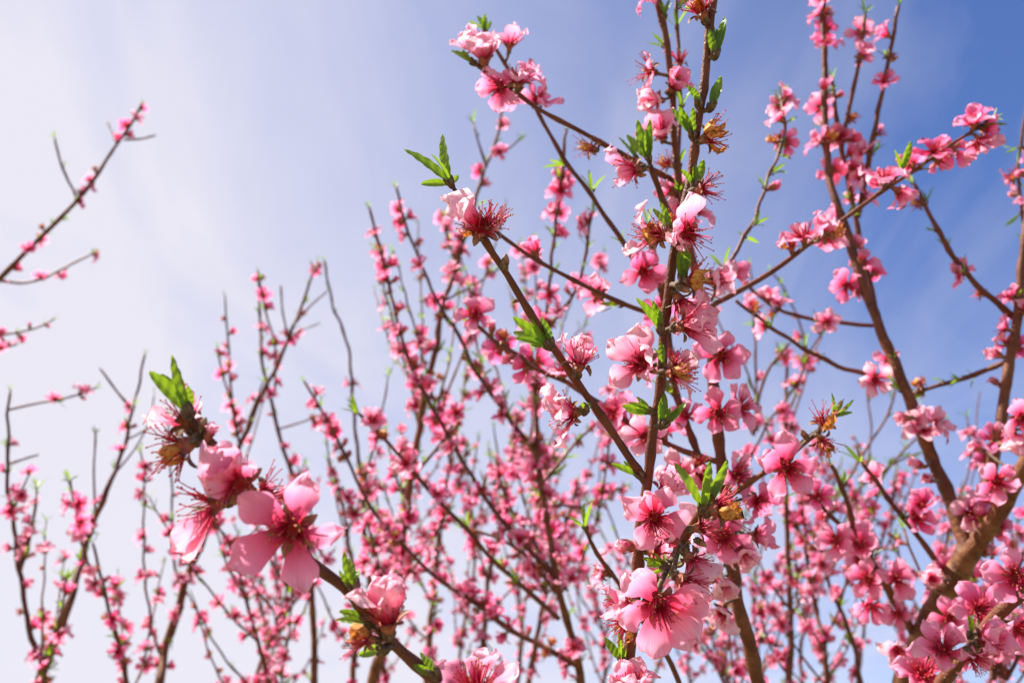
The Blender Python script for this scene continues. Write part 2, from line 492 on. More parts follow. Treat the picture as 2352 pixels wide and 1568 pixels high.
def closedbud_geo(rng):
    g = Geo(); seg = 9; pts, uvs = [], []
    prof = [(0.0013, -0.001, 0.1), (0.0021, 0.0012, 0.2), (0.0025, 0.0036, 0.24), (0.0021, 0.0058, 0.97), (0.0012, 0.0076, 1.0), (0.0002, 0.0088, 1.0)]
    for r, z, v in prof:
        for i in range(seg):
            a = 2 * math.pi * i / seg
            k = 1 + 0.12 * math.sin(3 * a)
            pts.append((r * k * math.cos(a), r * k * math.sin(a), z)); uvs.append((i / seg, v))
    g.grid(pts, uvs, seg, len(prof), CAL, closed=True)
    for q in range(7):
        a = 6.28 * q / 7 * 2.0 + rng.uniform(-.3, .3); z = 0.0004 + 0.0007 * q
        e = ell_geo((0, 0, 0), 0.0011, 0.0024, 6, 5, CAL, (0.1, 0.27))
        g.add(e, Matrix.Translation((0.0017 * math.cos(a), 0.0017 * math.sin(a), z)) @ Matrix.Rotation(-0.12, 4, Vector((-math.sin(a), math.cos(a), 0))))
    return g
# libraries of shared meshes -----------------------------------------------------------------
lib = random.Random(11)
def T3(angle, tilt, z=CZ, r=0.0024, twist=0.0, s=1.0):
    """petal frame on the calyx rim; tilt 0 lies flat, positive closes the cup"""
    return Matrix.Rotation(angle, 4, 'Z') @ Matrix.Translation((r, 0, z - 0.0006)) @ Matrix.Rotation(-tilt, 4, 'Y') @ Matrix.Rotation(twist, 4, 'X') @ Matrix.Scale(s, 4)
PETAL_G = {'hi': [], 'mid': [], 'lo': []}
for q in range(9):
    kw = dict(curl=lib.uniform(0.05, 0.28), cup=lib.uniform(0.15, 0.5), ruffle=lib.uniform(0.5, 1.15), recurve=lib.choice([0, 0, 0.35, 0.6]), fold=lib.choice([0, 0, 0.15]))
    sd = lib.random()
    for lod, nu, nv in (('hi', 11, 16), ('mid', 6, 8), ('lo', 4, 5)):
        PETAL_G[lod].append(petal_geo(random.Random(sd), nu, nv, **kw))
DRY_G = {'hi': [crumpled_geo(lib, 7, 8) for _ in range(5)], 'lo': [crumpled_geo(lib, 4, 4) for _ in range(4)]}
DRY_G['mid'] = DRY_G['lo']
PETAL = {k: [g.mesh('petal') for g in v] for k, v in PETAL_G.items()}
DRYM = {k: [g.mesh('dry_petal') for g in v] for k, v in DRY_G.items()}
CAL_G = {'hi': [calyx_geo(lib, True, o) for o in (1.5, 1.7, 1.95, 1.05, 0.3)], 'lo': [calyx_geo(lib, False, o) for o in (1.55, 1.85, 1.05, 0.3)]}
CAL_G['mid'] = CAL_G['lo']
CALM = {k: [g.mesh('calyx') for g in v] for k, v in CAL_G.items()}
STA_G = {'hi': [stamen_geo(lib, 42, True, 0.0108, 0.62, 0.2) for _ in range(4)], 'mid': [stamen_geo(lib, 16, False, 0.0095, 0.7) for _ in range(3)], 'lo': [stamen_geo(lib, 10, False, 0.0085, 0.75, thick=0.0004) for _ in range(3)]}
STAM = {k: [g.mesh('stamens') for g in v] for k, v in STA_G.items()}
STAW_G = {'hi': [stamen_geo(lib, 34, True, 0.0112, 0.8, 0.42) for _ in range(3)], 'mid': [stamen_geo(lib, 16, False, 0.010, 0.85, 0.4) for _ in range(2)]}
STAW_G['lo'] = STAW_G['mid']
STAWM = {k: [g.mesh('stamens') for g in v] for k, v in STAW_G.items()}
LEAF_G = {'hi': [leaf_geo(lib, 7, 30, fold=lib.uniform(0.3, 0.75), bend=lib.uniform(-0.3, 0.7)) for _ in range(6)], 'lo': [leaf_geo(lib, 3, 5, fold=0.5, bend=lib.uniform(0, 0.6)) for _ in range(4)]}
LEAFM = {k: [g.mesh('leaf') for g in v] for k, v in LEAF_G.items()}
BUDB_G = {'hi': [budbase_geo(lib, True) for _ in range(3)], 'lo': [budbase_geo(lib, False) for _ in range(2)]}
BUDBM = {k: [g.mesh('leaf_tuft') for g in v] for k, v in BUDB_G.items()}

BUDC = [closedbud_geo(lib).mesh('flower_bud') for _ in range(3)]
def closed_petals(rng, lod, tone=None):
    return [(2 * math.pi * q / 5 + rng.uniform(-.15, .15), rng.uniform(1.15, 1.4)) for q in range(5)]
def petal_plan(rng, kind):
    """list of (angle, tilt, twist, scale) for a flower of this kind"""
    o = rng.uniform(0, 6.28); out = []
    for q in range(5):
        a = o + 2 * math.pi * q / 5 + rng.uniform(-.12, .12)
        if kind == 'open': out.append((a, rng.uniform(-0.05, 0.5), rng.uniform(-.25, .25), rng.uniform(0.9, 1.08)))
        elif kind == 'cup': out.append((a, rng.uniform(0.6, 1.15), rng.uniform(-.2, .2), rng.uniform(0.85, 1.05)))
        elif kind == 'bud': out.append((a, rng.uniform(1.42, 1.56), rng.uniform(-.1, .1), rng.uniform(0.52, 0.62)))
        elif kind == 'ragged' and rng.random() < 0.55: out.append((a, rng.uniform(-0.2, 1.0), rng.uniform(-.5, .5), rng.uniform(0.75, 1.05)))
    return out
# far blossoms: one mesh each, made from the same pieces
FAR = {}
for kind, n in (('open', 7), ('cup', 4), ('ragged', 3), ('bud', 2), ('dry', 3)):
    FAR[kind] = []
    for q in range(n):
        g = Geo(); g.add(CAL_G['lo'][-1] if kind == 'bud' else CAL_G['lo'][-2] if kind == 'cup' else lib.choice(CAL_G['lo'][:-2]))
        if kind == 'dry':
            for w in range(3): g.add(lib.choice(DRY_G['lo']), T3(lib.uniform(0, 6.28), lib.uniform(0.2, 1.2)))
            g.add(lib.choice(STAW_G['lo']))
        else:
            for a, t, tw, s in petal_plan(lib, kind): g.add(lib.choice(PETAL_G['lo']), T3(a, t, twist=tw, s=s))
            if kind != 'bud': g.add(lib.choice(STA_G['lo']))
        FAR[kind].append((g, g.mesh('blossom')))
FARTUFT = []
for q in range(5):
    g = Geo(); g.add(lib.choice(BUDB_G['lo']))
    for w in range(lib.choice([2, 3, 4])):
        g.add(lib.choice(LEAF_G['lo']), Matrix.Rotation(lib.uniform(0, 6.28), 4, 'Z') @ Matrix.Translation((0.0008, 0, 0.002)) @ Matrix.Rotation(-lib.uniform(0.85, 1.45), 4, 'Y') @ Matrix.Scale(lib.uniform(0.4, 0.8), 4))
    FARTUFT.append((g, g.mesh('leaf_tuft')))

# ------------------------------------------------------------------ trees
def frame(pos, z, roll=0.0):
    """matrix with +Z along z; +X as near the camera's right as it can be, so that angles read as in the photograph"""
    z = z.normalized()
    ref = RC @ Vector((1, 0, 0))
    if abs(z.dot(ref)) > 0.86: ref = RC @ Vector((0, 0, 1))
    x = (ref - z * ref.dot(z)).normalized(); y = z.cross(x)
    m = Matrix((x, y, z)).transposed().to_4x4()
    m.translation = pos
    return m @ Matrix.Rotation(roll, 4, 'Z')

class Branch:
    pass
class Tree:
    def __init__(s, base, label, seed, group=None, cap=290):
        s.base = Vector(base); s.rng = random.Random(seed); s.cap = cap
        s.root = bpy.data.objects.new('peach_tree', None)
        s.root.location = s.base; s.root.empty_display_size = 0.2
        s.root['label'] = label; s.root['category'] = 'tree'
        col.objects.link(s.root)
        s.inv = Matrix.Translation(-s.base)
        s.branches = []; s.specs = []; s.tufts = []
    def link(s, name, me, mtx, parent=None, colr=None):
        o = bpy.data.objects.new(name, me)
        o.parent = parent or s.root
        o.matrix_basis = (s.inv @ mtx) if parent is None else mtx
        if colr is not None: o.color = colr
        col.objects.link(o)
        return o
    def spline(s, pts, step):
        out = []; n = len(pts)
        for i in range(n - 1):
            p0, p1, p2, p3 = pts[max(i - 1, 0)], pts[i], pts[i + 1], pts[min(i + 2, n - 1)]
            k = max(2, int((p2 - p1).length / step))
            for j in range(k):
                t = j / k
                out.append(0.5 * ((2 * p1) + (p2 - p0) * t + (2 * p0 - 5 * p1 + 4 * p2 - p3) * t * t + (3 * p1 - p0 - 3 * p2 + p3) * t ** 3))
        out.append(pts[-1].copy())
        return out
    def branch(s, name, pix, w0, w1, below=None, sides=None, space=0.024, wig=1.0):
        """pix: (x, y, d) points as measured, foot first; w0, w1 widths in measured pixels at foot and tip;
        below: world points (with radius) under the frame, ahead of the first"""
        rng = s.rng
        pts = [P(*q) for q in pix]
        d0, d1 = pix[0][2], pix[-1][2]
        r0, r1 = w0 / 2 * PX * d0, w1 / 2 * PX * d1
        dm = min(q[2] for q in pix)
        step = 0.005 if dm < 0.6 else 0.008 if dm < 1.0 else 0.016
        pl = s.spline(pts, step)
        # small kinks of growth
        n = len(pl); L = [0.0]
        for a, b in zip(pl, pl[1:]): L.append(L[-1] + (b - a).length)
        tot = L[-1]
        nodes, x = [], rng.uniform(0.3, 1.0) * space
        while x < tot - 0.002:
            nodes.append(x); x += space * rng.uniform(0.6, 1.5)
        ph = [rng.uniform(0, 6.28) for _ in range(4)]
        amp = min(0.0016, tot * 0.004) * wig
        e1 = Vector((rng.uniform(-1, 1), rng.uniform(-1, 1), rng.uniform(-1, 1))).normalized(); e2 = Vector((rng.uniform(-1, 1), rng.uniform(-1, 1), rng.uniform(-1, 1))).normalized()
        rad = []
        for i in range(n):
            t = L[i] / tot
            pl[i] = pl[i] + (e1 * math.sin(L[i] / space * 3.14 + ph[0]) + e2 * math.sin(L[i] * 47 + ph[1])) * amp * min(1, t * 6)
            r = r0 + (r1 - r0) * t ** 0.85
            sw = 0
            for q in nodes:
                if abs(q - L[i]) < 0.012: sw = max(sw, math.exp(-((q - L[i]) / 0.0035) ** 2))
            rad.append(r * (1 + 0.05 * math.sin(L[i] * 160 + ph[2]) + 0.04 * math.sin(L[i] * 410 + ph[3])) + sw * min(0.0009, r * 0.28))
        if below:
            bp = [Vector(b[:3]) for b in below] + [pl[0]]
            bl = s.spline(bp, 0.04)[:-1]
            m = len(bl)
            br = [below[0][3] + (rad[0] - below[0][3]) * (i / m) ** 0.8 for i in range(m)]
        else: bl, br = [], []
        allp, allr = bl + pl, br + rad
        if sides is None: sides = 14 if r0 > 0.008 and dm < 1.1 else 10 if dm < 0.62 else 7 if dm < 1.1 else 5
        g = tube_geo(allp, allr, sides, BRK)
        # uv: length in metres
        acc = 0.0; ln = []
        for i, p in enumerate(allp):
            if i: acc += (p - allp[i - 1]).length
            ln.append(acc)
        g.uv = [(i / sides, ln[j]) for j in range(len(allp)) for i in range(sides)] + [(0.5, ln[-1])]
        g.v = [tuple(Vector(v) - s.base) for v in g.v]
        me = g.mesh(name)
        at = me.attributes.new('age', 'FLOAT', 'POINT')
        ages = [max(0.0, min(1.0, (r - 0.0042) / 0.006)) for r in allr for _ in range(sides)] + [max(0.0, min(1.0, (allr[-1] - 0.0042) / 0.006))]
        at.data.foreach_set('value', ages)
        o = bpy.data.objects.new(name, me); o.parent = s.root; col.objects.link(o)
        b = Branch(); b.p, b.r, b.L, b.nodes, b.tot, b.d = pl, rad, L, nodes, tot, dm
        s.branches.append(b)
        return b
    def at(s, b, x):
        import bisect
        i = min(len(b.p) - 2, max(0, bisect.bisect_right(b.L, x) - 1))
        f = (x - b.L[i]) / max(1e-9, b.L[i + 1] - b.L[i])
        return b.p[i].lerp(b.p[i + 1], f), (b.p[i + 1] - b.p[i]).normalized(), b.r[i] * (1 - f) + b.r[i + 1] * f
    def nearest(s, p):
        best = None
        for b in s.branches:
            for q, r in zip(b.p, b.r):
                dd = (q - p).length - r
                if best is None or dd < best[0]: best = (dd, q, r)
        return best
    # ---- dressing a shoot
    def dress(s, b, pf=0.6, pl=0.3, two=0.35, lo=0.0, hi=1.0, tone=None, kinds=None, clump=0.5, tip=True, up=0.35, size=1.0):
        rng = s.rng
        kinds = kinds or (('open', 0.46), ('cup', 0.17), ('ragged', 0.12), ('bud', 0.12), ('dry', 0.13))
        ph = rng.uniform(0, 6.28); az = rng.uniform(0, 6.28)
        for x in b.nodes:
            t = x / b.tot
            if t < lo or t > hi: continue
            pos, tan, r = s.at(b, x)
            if not in_view(pos): continue
            az += 2.4 + rng.uniform(-.5, .5)
            e = tan.orthogonal().normalized(); f = tan.cross(e)
            c = 0.5 + 0.5 * math.sin(x * 42 + ph)
            p = pf * (1 - clump + 2 * clump * c)
            if rng.random() < p:
                for q in range(2 if rng.random() < two else 1):
                    a = az + q * rng.uniform(1.5, 2.6)
                    rd = e * math.cos(a) + f * math.sin(a)
                    z = (rd + tan * rng.uniform(0.0, 0.7) + Vector((0, 0, up)) + sdir * 0.15).normalized()
                    x_ = rng.random(); acc = 0
                    for kn, w in kinds:
                        acc += w
                        if x_ <= acc: break
                    s.flower(pos + rd * r * 0.8, z, kn, rng.uniform(0.82, 1.05) * size, tone)
            if rng.random() < pl * 1.4:
                a = az + math.pi * rng.uniform(0.6, 1.4)
                rd = e * math.cos(a) + f * math.sin(a)
                s.tuft(pos + rd * r * 0.8, (rd * 0.6 + tan * 0.9 + Vector((0, 0, 0.3))).normalized(), rng.uniform(0.42, 0.92))
        if tip:
            pos, tan, r = b.p[-1], (b.p[-1] - b.p[-2]).normalized(), b.r[-1]
            if in_view(pos): s.tuft(pos, tan, rng.uniform(0.4, 0.9))
    def flower(s, pos, z, kind, size=1.0, tone=None, petals=None, stalk=None, hero=False, roll=None):
        s.specs.append(dict(pos=pos, z=z, kind=kind, size=size, tone=s.rng.uniform(0.0, 0.75) ** 1.3 if tone is None else tone, petals=petals, stalk=stalk, hero=hero, seed=s.rng.random()))
    def hero(s, x, y, d, face, kind, size=1.0, tone=0.4, petals=None, foot=False, slim=1.0):
        """a blossom placed as seen: (x, y) is its heart (or its foot), face in camera axes (right, up, towards)"""
        z = CD(*face); p = P(x, y, d)
        if not foot: p = p - z * CZ * size
        nb = s.nearest(p)
        stalk = nb[1] if nb[0] > 0.0004 and nb[0] < 0.06 else None
        s.flower(p, z, kind, size, tone, petals, stalk, True)
        s.specs[-1]['slim'] = slim
    def tuft(s, pos, z, size=0.6, leaves=None):
        s.tufts.append(dict(pos=pos, z=z, size=size, leaves=leaves, seed=s.rng.random()))
    def hero_tuft(s, x, y, d, tips, fan=None):
        """leaf tuft with its foot at (x, y); tips as seen (x, y, depth offset in m)"""
        p = P(x, y, d); zs = Vector((0, 0, 0)); L = []
        for q in tips:
            e = P(q[0], q[1], d + (q[2] if len(q) > 2 else s.rng.uniform(-.004, .006)))
            v = e - p; zs += v.normalized(); L.append(v)
        nb = s.nearest(p)
        s.tufts.append(dict(pos=p, z=zs.normalized(), size=1.0, leaves=L, seed=s.rng.random(), hero=True, stalk=(nb[1] if 0.0003 < nb[0] < 0.04 else None)))
    # ---- linking
    def finish(s):
        def dist(q):
            pr = project(q['pos']); return pr[2] if pr else 99
        s.specs.sort(key=lambda q: (dist(q) + (0 if in_view(q['pos'], 10) else 5)) / q['size'])
        extra = Geo(); nx = 0
        for i, q in enumerate(s.specs):
            if i < s.cap: s.make_flower(q, dist(q))
            else:
                rng = random.Random(q['seed'])
                k = q['kind'] if q['kind'] in FAR else 'ragged'
                extra.add(rng.choice(FAR[k])[0], s.inv @ frame(q['pos'], q['z'], rng.uniform(0, 6.28)) @ Matrix.Scale(q['size'], 4)); nx += 1
        if nx:
            o = bpy.data.objects.new('blossoms', extra.mesh('blossoms')); o.parent = s.root; o['kind'] = 'stuff'; o.color = (0.35, 0, 0, 1); col.objects.link(o)
        s.tufts.sort(key=lambda q: dist(q) / q['size'])
        extra = Geo(); nx = 0
        for i, q in enumerate(s.tufts):
            if i < s.cap: s.make_tuft(q, dist(q))
            else:
                rng = random.Random(q['seed'])
                extra.add(rng.choice(FARTUFT)[0], s.inv @ frame(q['pos'], q['z'], rng.uniform(0, 6.28)) @ Matrix.Scale(q['size'] * 1.3, 4)); nx += 1
        if nx:
            o = bpy.data.objects.new('leaf_tufts', extra.mesh('leaf_tufts')); o.parent = s.root; o['kind'] = 'stuff'; col.objects.link(o)
        print('TREE', s.root['label'][:40], 'branches', len(s.branches), 'flowers', len(s.specs), 'tufts', len(s.tufts))
    def make_flower(s, q, d):
        rng = random.Random(q['seed']); kind = q['kind']
        lod = 'hi' if d < 0.72 else 'mid' if d < 1.8 else 'far'
        name = {'dry': 'withered_blossom', 'bud': 'flower_bud'}.get(kind, 'blossom')
        colr = (q['tone'], 0, 0, 1)
        roll = 0 if q['petals'] else rng.uniform(0, 6.28)
        m = frame(q['pos'], q['z'], roll) @ Matrix.Scale(q['size'], 4)
        if lod == 'far':
            k = kind if kind in FAR else 'ragged'
            s.link(name, rng.choice(FAR[k])[1], m, None, colr)
            return
        if kind == 'bud' and q['petals'] == []:
            f = s.link(name, rng.choice(BUDC), m, None, colr)
            return
        cal = CALM[lod]
        f = s.link(name, cal[-1] if kind == 'bud' else cal[-2] if kind == 'cup' else rng.choice(cal[:-2]), m, None, colr)
        if q['stalk'] is not None:
            a = m.inverted() @ q['stalk']
            b = Vector((0, 0, 0)); mid = a * 0.45 + Vector((0, 0, -0.0015))
            g = tube_geo([a, a.lerp(mid, 0.6), mid * 0.6, b], [0.0014, 0.0012, 0.0012, 0.0013], 7, CAL, 0.0, 0.25)
            s.link('stalk', g.mesh('stalk'), Matrix.Identity(4), f)
        plan = q['petals'] if q['petals'] is not None else petal_plan(rng, kind)
        for a, t, tw, sc in plan:
            s.link('petal', rng.choice(PETAL[lod]), T3(a, t, twist=tw, s=sc) @ Matrix.Diagonal((1, q.get('slim', 1.0), 1, 1)), f, (max(0, min(1, q['tone'] + rng.uniform(-.12, .12))), 0, 0, 1))
        if kind == 'dry':
            for w in range(rng.choice([2, 3, 4])):
                s.link('dry_petal', rng.choice(DRYM[lod]), T3(rng.uniform(0, 6.28), rng.uniform(-0.3, 1.2), s=rng.uniform(0.7, 1.1)), f)
        if kind in ('dry', 'ragged'): s.link('stamens', rng.choice(STAWM[lod]), Matrix.Rotation(rng.uniform(0, 6.28), 4, 'Z'), f)
        elif kind != 'bud': s.link('stamens', rng.choice(STAM[lod]), Matrix.Rotation(rng.uniform(0, 6.28), 4, 'Z'), f)
    def make_tuft(s, q, d):
        rng = random.Random(q['seed'])
        m = frame(q['pos'], q['z'], rng.uniform(0, 6.28) if not q['leaves'] else 0)
        if d > 1.8 and not q['leaves']:
            s.link('leaf_tuft', rng.choice(FARTUFT)[1], m @ Matrix.Scale(q['size'] * 1.3, 4)); return
        lod = 'hi' if d < 0.72 else 'lo'
        f = s.link('leaf_tuft', rng.choice(BUDBM[lod]), m)
        if q.get('stalk') is not None:
            a = m.inverted() @ q['stalk']
            gg = tube_geo([a, a * 0.55 + Vector((0, 0, -0.0006)), Vector((0, 0, 0.0008))], [0.0017, 0.0014, 0.0013], 7, CAL, 0.05, 0.25)
            s.link('stalk', gg.mesh('stalk'), Matrix.Identity(4), f)
        if q['leaves']:
            for v in q['leaves']:
                lv = m.to_3x3().inverted() @ v
                x = lv.normalized(); ref = Vector((0, 0, 1)) if abs(x.z) < 0.9 else Vector((rng.uniform(-1, 1), rng.uniform(-1, 1), 0.2))
                # the upper side of a young leaf turns towards the axis of its tuft
                zz = (ref - x * ref.dot(x)).normalized(); zz = (zz + x.cross(zz) * rng.uniform(-1.2, 1.2)).normalized()
                cw = m.to_3x3().inverted() @ (RC @ Vector((rng.uniform(-.5, .5), rng.uniform(-.4, .6), 1)))
                zz = zz * 0.45 + (cw - x * cw.dot(x)).normalized()
                zz = (zz - x * zz.dot(x)).normalized(); y = zz.cross(x)
                lm = Matrix((x, y, zz)).transposed().to_4x4()
                lm.translation = x * 0.001
                k = lv.length / 0.026
                s.link('leaf', rng.choice(LEAFM['hi']), lm @ Matrix.Diagonal((k, 0.28 + 0.85 * k, 0.3 + 0.8 * k, 1)), f)
        else:
            n = rng.choice([3, 4, 4, 5]) if q['size'] > 0.4 else rng.choice([2, 3]); o = rng.uniform(0, 6.28)
            for w in range(n):
                k = q['size'] * rng.uniform(0.6, 1.15)
                s.link('leaf', rng.choice(LEAFM[lod]), Matrix.Rotation(o + 6.28 * w / n + rng.uniform(-.3, .3), 4, 'Z') @ Matrix.Translation((0.0008, 0, 0.002)) @ Matrix.Rotation(-rng.uniform(0.75, 1.4), 4, 'Y') @ Matrix.Scale(k, 4), f)

# ------------------------------------------------------------------ ground
g = Geo(); N = 24; S = 600.0
gp = [((2 * i / N - 1) ** 3 * S, (2 * j / N - 1) ** 3 * S, 0.0) for j in range(N + 1) for i in range(N + 1)]
me = bpy.data.meshes.new('ground')
me.from_pydata(gp, [], [(j * (N + 1) + i, j * (N + 1) + i + 1, (j + 1) * (N + 1) + i + 1, (j + 1) * (N + 1) + i) for j in range(N) for i in range(N)])
me.materials.append(M_GROUND)
ground = bpy.data.objects.new('ground', me); ground['kind'] = 'structure'; col.objects.link(ground)

def pet(*q):
    """petals as (degrees, opening, scale)"""
    return [(R(a[0]), a[1], a[3] if len(a) > 3 else 0.0, a[2] if len(a) > 2 else 1.0) for a in q]
def curve(pix, d0=1.0, d1=1.0, wob=0.0, rng=None, depth=None):
    n = len(pix)
    if depth: return [(x, y, d) for (x, y), d in zip(pix, depth)]
    return [(x, y, d0 + (d1 - d0) * i / (n - 1) + (rng.uniform(-wob, wob) if rng and 0 < i < n - 1 else 0)) for i, (x, y) in enumerate(pix)]
def shoot(tree, x, y, d, ang, length, dd=0.0, w0=7.0, w1=3.0, straighten=0.5, space=0.024, ymin=None):
    """a free shoot: leaves its parent at ang degrees from upright and bends upward"""
    rng = tree.rng; pts = [(x, y, d)]; n = 5; a = ang
    for i in range(n):
        a = a * (1 - straighten / n * 1.6) + rng.uniform(-6, 6)
        x += math.sin(R(a)) * length / n; y -= math.cos(R(a)) * length / n
        if ymin is not None and y < ymin(x): break
        pts.append((x, y, d + dd * (i + 1) / n))
    if len(pts) < 3: return None
    return tree.branch('twig', pts, w0, w1, space=space)

# ================================================================== the near tree
near = Tree((0.20, 0.92, 0), 'nearest peach tree, reddish upright shoot and two tip blossoms in sharp focus', 3)
fork = (0.20, 0.90, 0.62)
near.branch('trunk', [(1730, 2700, 0.90), (1720, 2300, 0.86), (1722, 1900, 0.80), (1752, 1640, 0.74), (1735, 1546, 0.73), (1722, 1480, 0.73), (1693, 1375, 0.72), (1685, 1305, 0.72), (1677, 1205, 0.71), (1663, 1110, 0.71), (1652, 1010, 0.71), (1640, 900, 0.71), (1630, 770, 0.72), (1624, 705, 0.72)], 42, 22, below=[(0.20, 0.92, -0.03, 0.045), (0.21, 0.92, 0.35, 0.04)], wig=0.2)
cst = near.branch('branch', curve([(1500, 2300), (1425, 1900), (1428, 1640), (1442, 1540), (1458, 1380), (1470, 1250), (1483, 1130), (1497, 1020), (1517, 860), (1529, 740), (1541, 630), (1556, 548), (1578, 440), (1596, 330), (1612, 230), (1624, 130), (1633, 60), (1646, -60), (1665, -200)], depth=[0.60, 0.55, 0.515, 0.505, 0.504, 0.503, 0.503, 0.503, 0.502, 0.502, 0.501, 0.500, 0.500, 0.500, 0.500, 0.500, 0.500, 0.502, 0.505]), 27, 17, below=[(0.20, 0.91, 0.42, 0.02), (0.16, 0.78, 0.9, 0.018)], space=0.028, wig=0.35)
bst = near.branch('branch', curve([(1486, 1112), (1462, 1075), (1405, 990), (1345, 905), (1300, 840), (1265, 790), (1215, 715), (1165, 630), (1130, 580), (1104, 536)], 0.505, 0.47), 20, 16, wig=0.3, space=0.03)
near.branch('twig', [(1104, 540, 0.472), (1080, 490, 0.480), (1050, 445, 0.476), (1037, 424, 0.474)], 12, 9, wig=0.1)
ast = near.branch('branch', curve([(1420, 2100), (1200, 1760), (1075, 1630), (1005, 1562), (905, 1475), (850, 1415), (790, 1350), (715, 1290), (630, 1190), (560, 1110), (490, 1020), (450, 975), (430, 950)], depth=[0.46, 0.40, 0.370, 0.361, 0.358, 0.356, 0.353, 0.351, 0.350, 0.349, 0.348, 0.347, 0.346]), 30, 22, below=[(0.20, 0.91, 0.40, 0.02), (0.14, 0.7, 0.9, 0.016)], wig=0.4, space=0.03)
est = near.branch('twig', curve([(1455, 1440), (1480, 1385), (1520, 1320), (1555, 1265), (1590, 1205), (1612, 1170)], 0.515, 0.465), 19, 17, wig=0.3)
# second upright and its forks
g2 = near.branch('branch', curve([(1690, 1350), (1660, 1240), (1622, 1100), (1590, 1010), (1563, 939), (1549, 880), (1542, 814), (1530, 730), (1516, 660), (1497, 580), (1490, 520)], 0.72, 0.76), 18, 13)
gst = near.branch('branch', curve([(1624, 708), (1606, 672), (1590, 600), (1575, 520), (1562, 420), (1552, 330), (1541, 200), (1530, 100), (1514, 0), (1505, -120)], 0.72, 0.70), 18, 14)
gb = near.branch('twig', curve([(1556, 380), (1562, 250), (1560, 130), (1553, 20), (1552, -90)], 0.73, 0.76), 10, 8)
fst = near.branch('branch', curve([(1628, 706), (1700, 665), (1800, 605), (1870, 555), (1930, 510), (2000, 455), (2040, 428), (2110, 388), (2200, 323), (2270, 275)], 0.72, 0.78), 14, 7)
ist = near.branch('branch', curve([(1522, 728), (1480, 714), (1400, 685), (1300, 635), (1215, 585), (1130, 525)], 0.75, 0.66), 13, 8)
jst = near.branch('branch', curve([(1560, 420), (1500, 392), (1420, 350), (1330, 300), (1240, 252), (1180, 208), (1120, 168), (1090, 145)], 0.72, 0.68), 13, 9)
kst = near.branch('branch', curve([(1514, 655), (1450, 590), (1400, 512), (1340, 420), (1290, 358), (1250, 288), (1200, 204), (1160, 145), (1130, 95), (1115, 72)], 0.76, 0.80), 12, 8)
hst = near.branch('twig', curve([(1570, 545), (1530, 480), (1512, 430), (1492, 380)], 0.62, 0.60), 17, 14, wig=0.4)
hi_ = near.branch('branch', curve([(1655, 1062), (1595, 1044), (1513, 1013), (1437, 962), (1350, 906), (1300, 880), (1238, 850), (1180, 810), (1135, 778), (1092, 745)], 0.71, 0.82), 15, 9)
xst = near.branch('branch', curve([(1660, 1150), (1700, 1121), (1790, 1063), (1850, 1012), (1885, 985), (1912, 958)], 0.71, 0.60), 15, 13)
og = near.branch('twig', curve([(1632, 690), (1700, 560), (1740, 480), (1770, 400), (1800, 300), (1795, 215)], 0.78, 0.95), 10, 6)
lw = near.branch('twig', curve([(1560, 1568), (1530, 1500), (1480, 1430), (1420, 1340), (1370, 1270), (1345, 1215)], 0.70, 0.68), 13, 9)
lw2 = near.branch('twig', curve([(1480, 1430), (1530, 1330), (1560, 1290)], 0.69, 0.75), 9, 6)
for b, kw in ((gst, dict(pf=0.5, pl=0.3, lo=0.1)), (gb, dict(pf=0.25, pl=0.45)), (fst, dict(pf=0.5, pl=0.2, lo=0.12, two=0.3, clump=0.8)), (ist, dict(pf=0.55, pl=0.3, lo=0.1, clump=0.7)), (jst, dict(pf=0.1, pl=0.1, lo=0.2, tip=False)),
              (kst, dict(pf=0.15, pl=0.3, lo=0.1)), (hi_, dict(pf=0.6, pl=0.15, lo=0.1, clump=0.7)), (g2, dict(pf=0.5, pl=0.15, lo=0.1)), (og, dict(pf=0.7, pl=0.35)), (lw, dict(pf=0.2, pl=0.15)), (lw2, dict(pf=0.6, pl=0.2))):
    near.dress(b, **kw)
# ---- blossoms of the shoot that points left (closest of all)
near.hero(672, 1218, 0.332, (0.10, -0.02, 1), 'open', 1.10, 0.32, pet((74, 0.10, 1.07), (139, 0.18, 1.08), (206, 0.0, 1.12), (281, 0.08, 1.02), (352, 0.42, 0.85, 0.5)), slim=0.84)
near.hero(552, 1116, 0.341, (0.22, -0.05, 0.95), 'ragged', 1.05, 0.42, pet((122, 0.42, 1.2), (84, 0.75, 0.85), (158, 0.95, 0.8)))
near.hero(524, 1150, 0.347, (-0.90, -0.22, 0.25), 'ragged', 1.05, 0.62, pet((272, 0.45, 1.15), (318, 0.6, 1.1), (230, 0.5, 1.05)), foot=True)
near.hero(455, 1008, 0.345, (-0.88, -0.42, 0.15), 'dry', 1.1, foot=True)
near.hero(447, 990, 0.349, (-0.62, 0.62, -0.35), 'ragged', 0.95, 0.95, pet((200, 0.6, 0.9), (70, 0.7, 0.95), (320, 0.8, 0.8)), foot=True)
near.hero(585, 1140, 0.346, (0.75, 0.25, 0.45), 'ragged', 0.9, 0.4, pet((80, 1.1, 0.3)), foot=True)
near.hero(463, 988, 0.343, (0.35, 0.93, 0.1), 'bud', 0.62, 0.8, pet(), foot=True)
near.hero(472, 1012, 0.343, (0.5, 0.8, 0.3), 'bud', 0.5, 0.9, foot=True)
near.hero(893, 1462, 0.352, (-0.03, 0.96, 0.2), 'cup', 1.08, 0.72, pet((200, 1.22, 1.02), (270, 1.30, 1.05), (340, 1.28, 1.0), (50, 1.25, 1.0), (130, 1.2, 1.0)), foot=True)
near.hero(1093, 1612, 0.365, (0.0, 0.92, 0.35), 'open', 1.1, 0.6, foot=True)
near.hero(868, 1470, 0.352, (-0.9, 0.2, 0.3), 'dry', 0.7, foot=True)
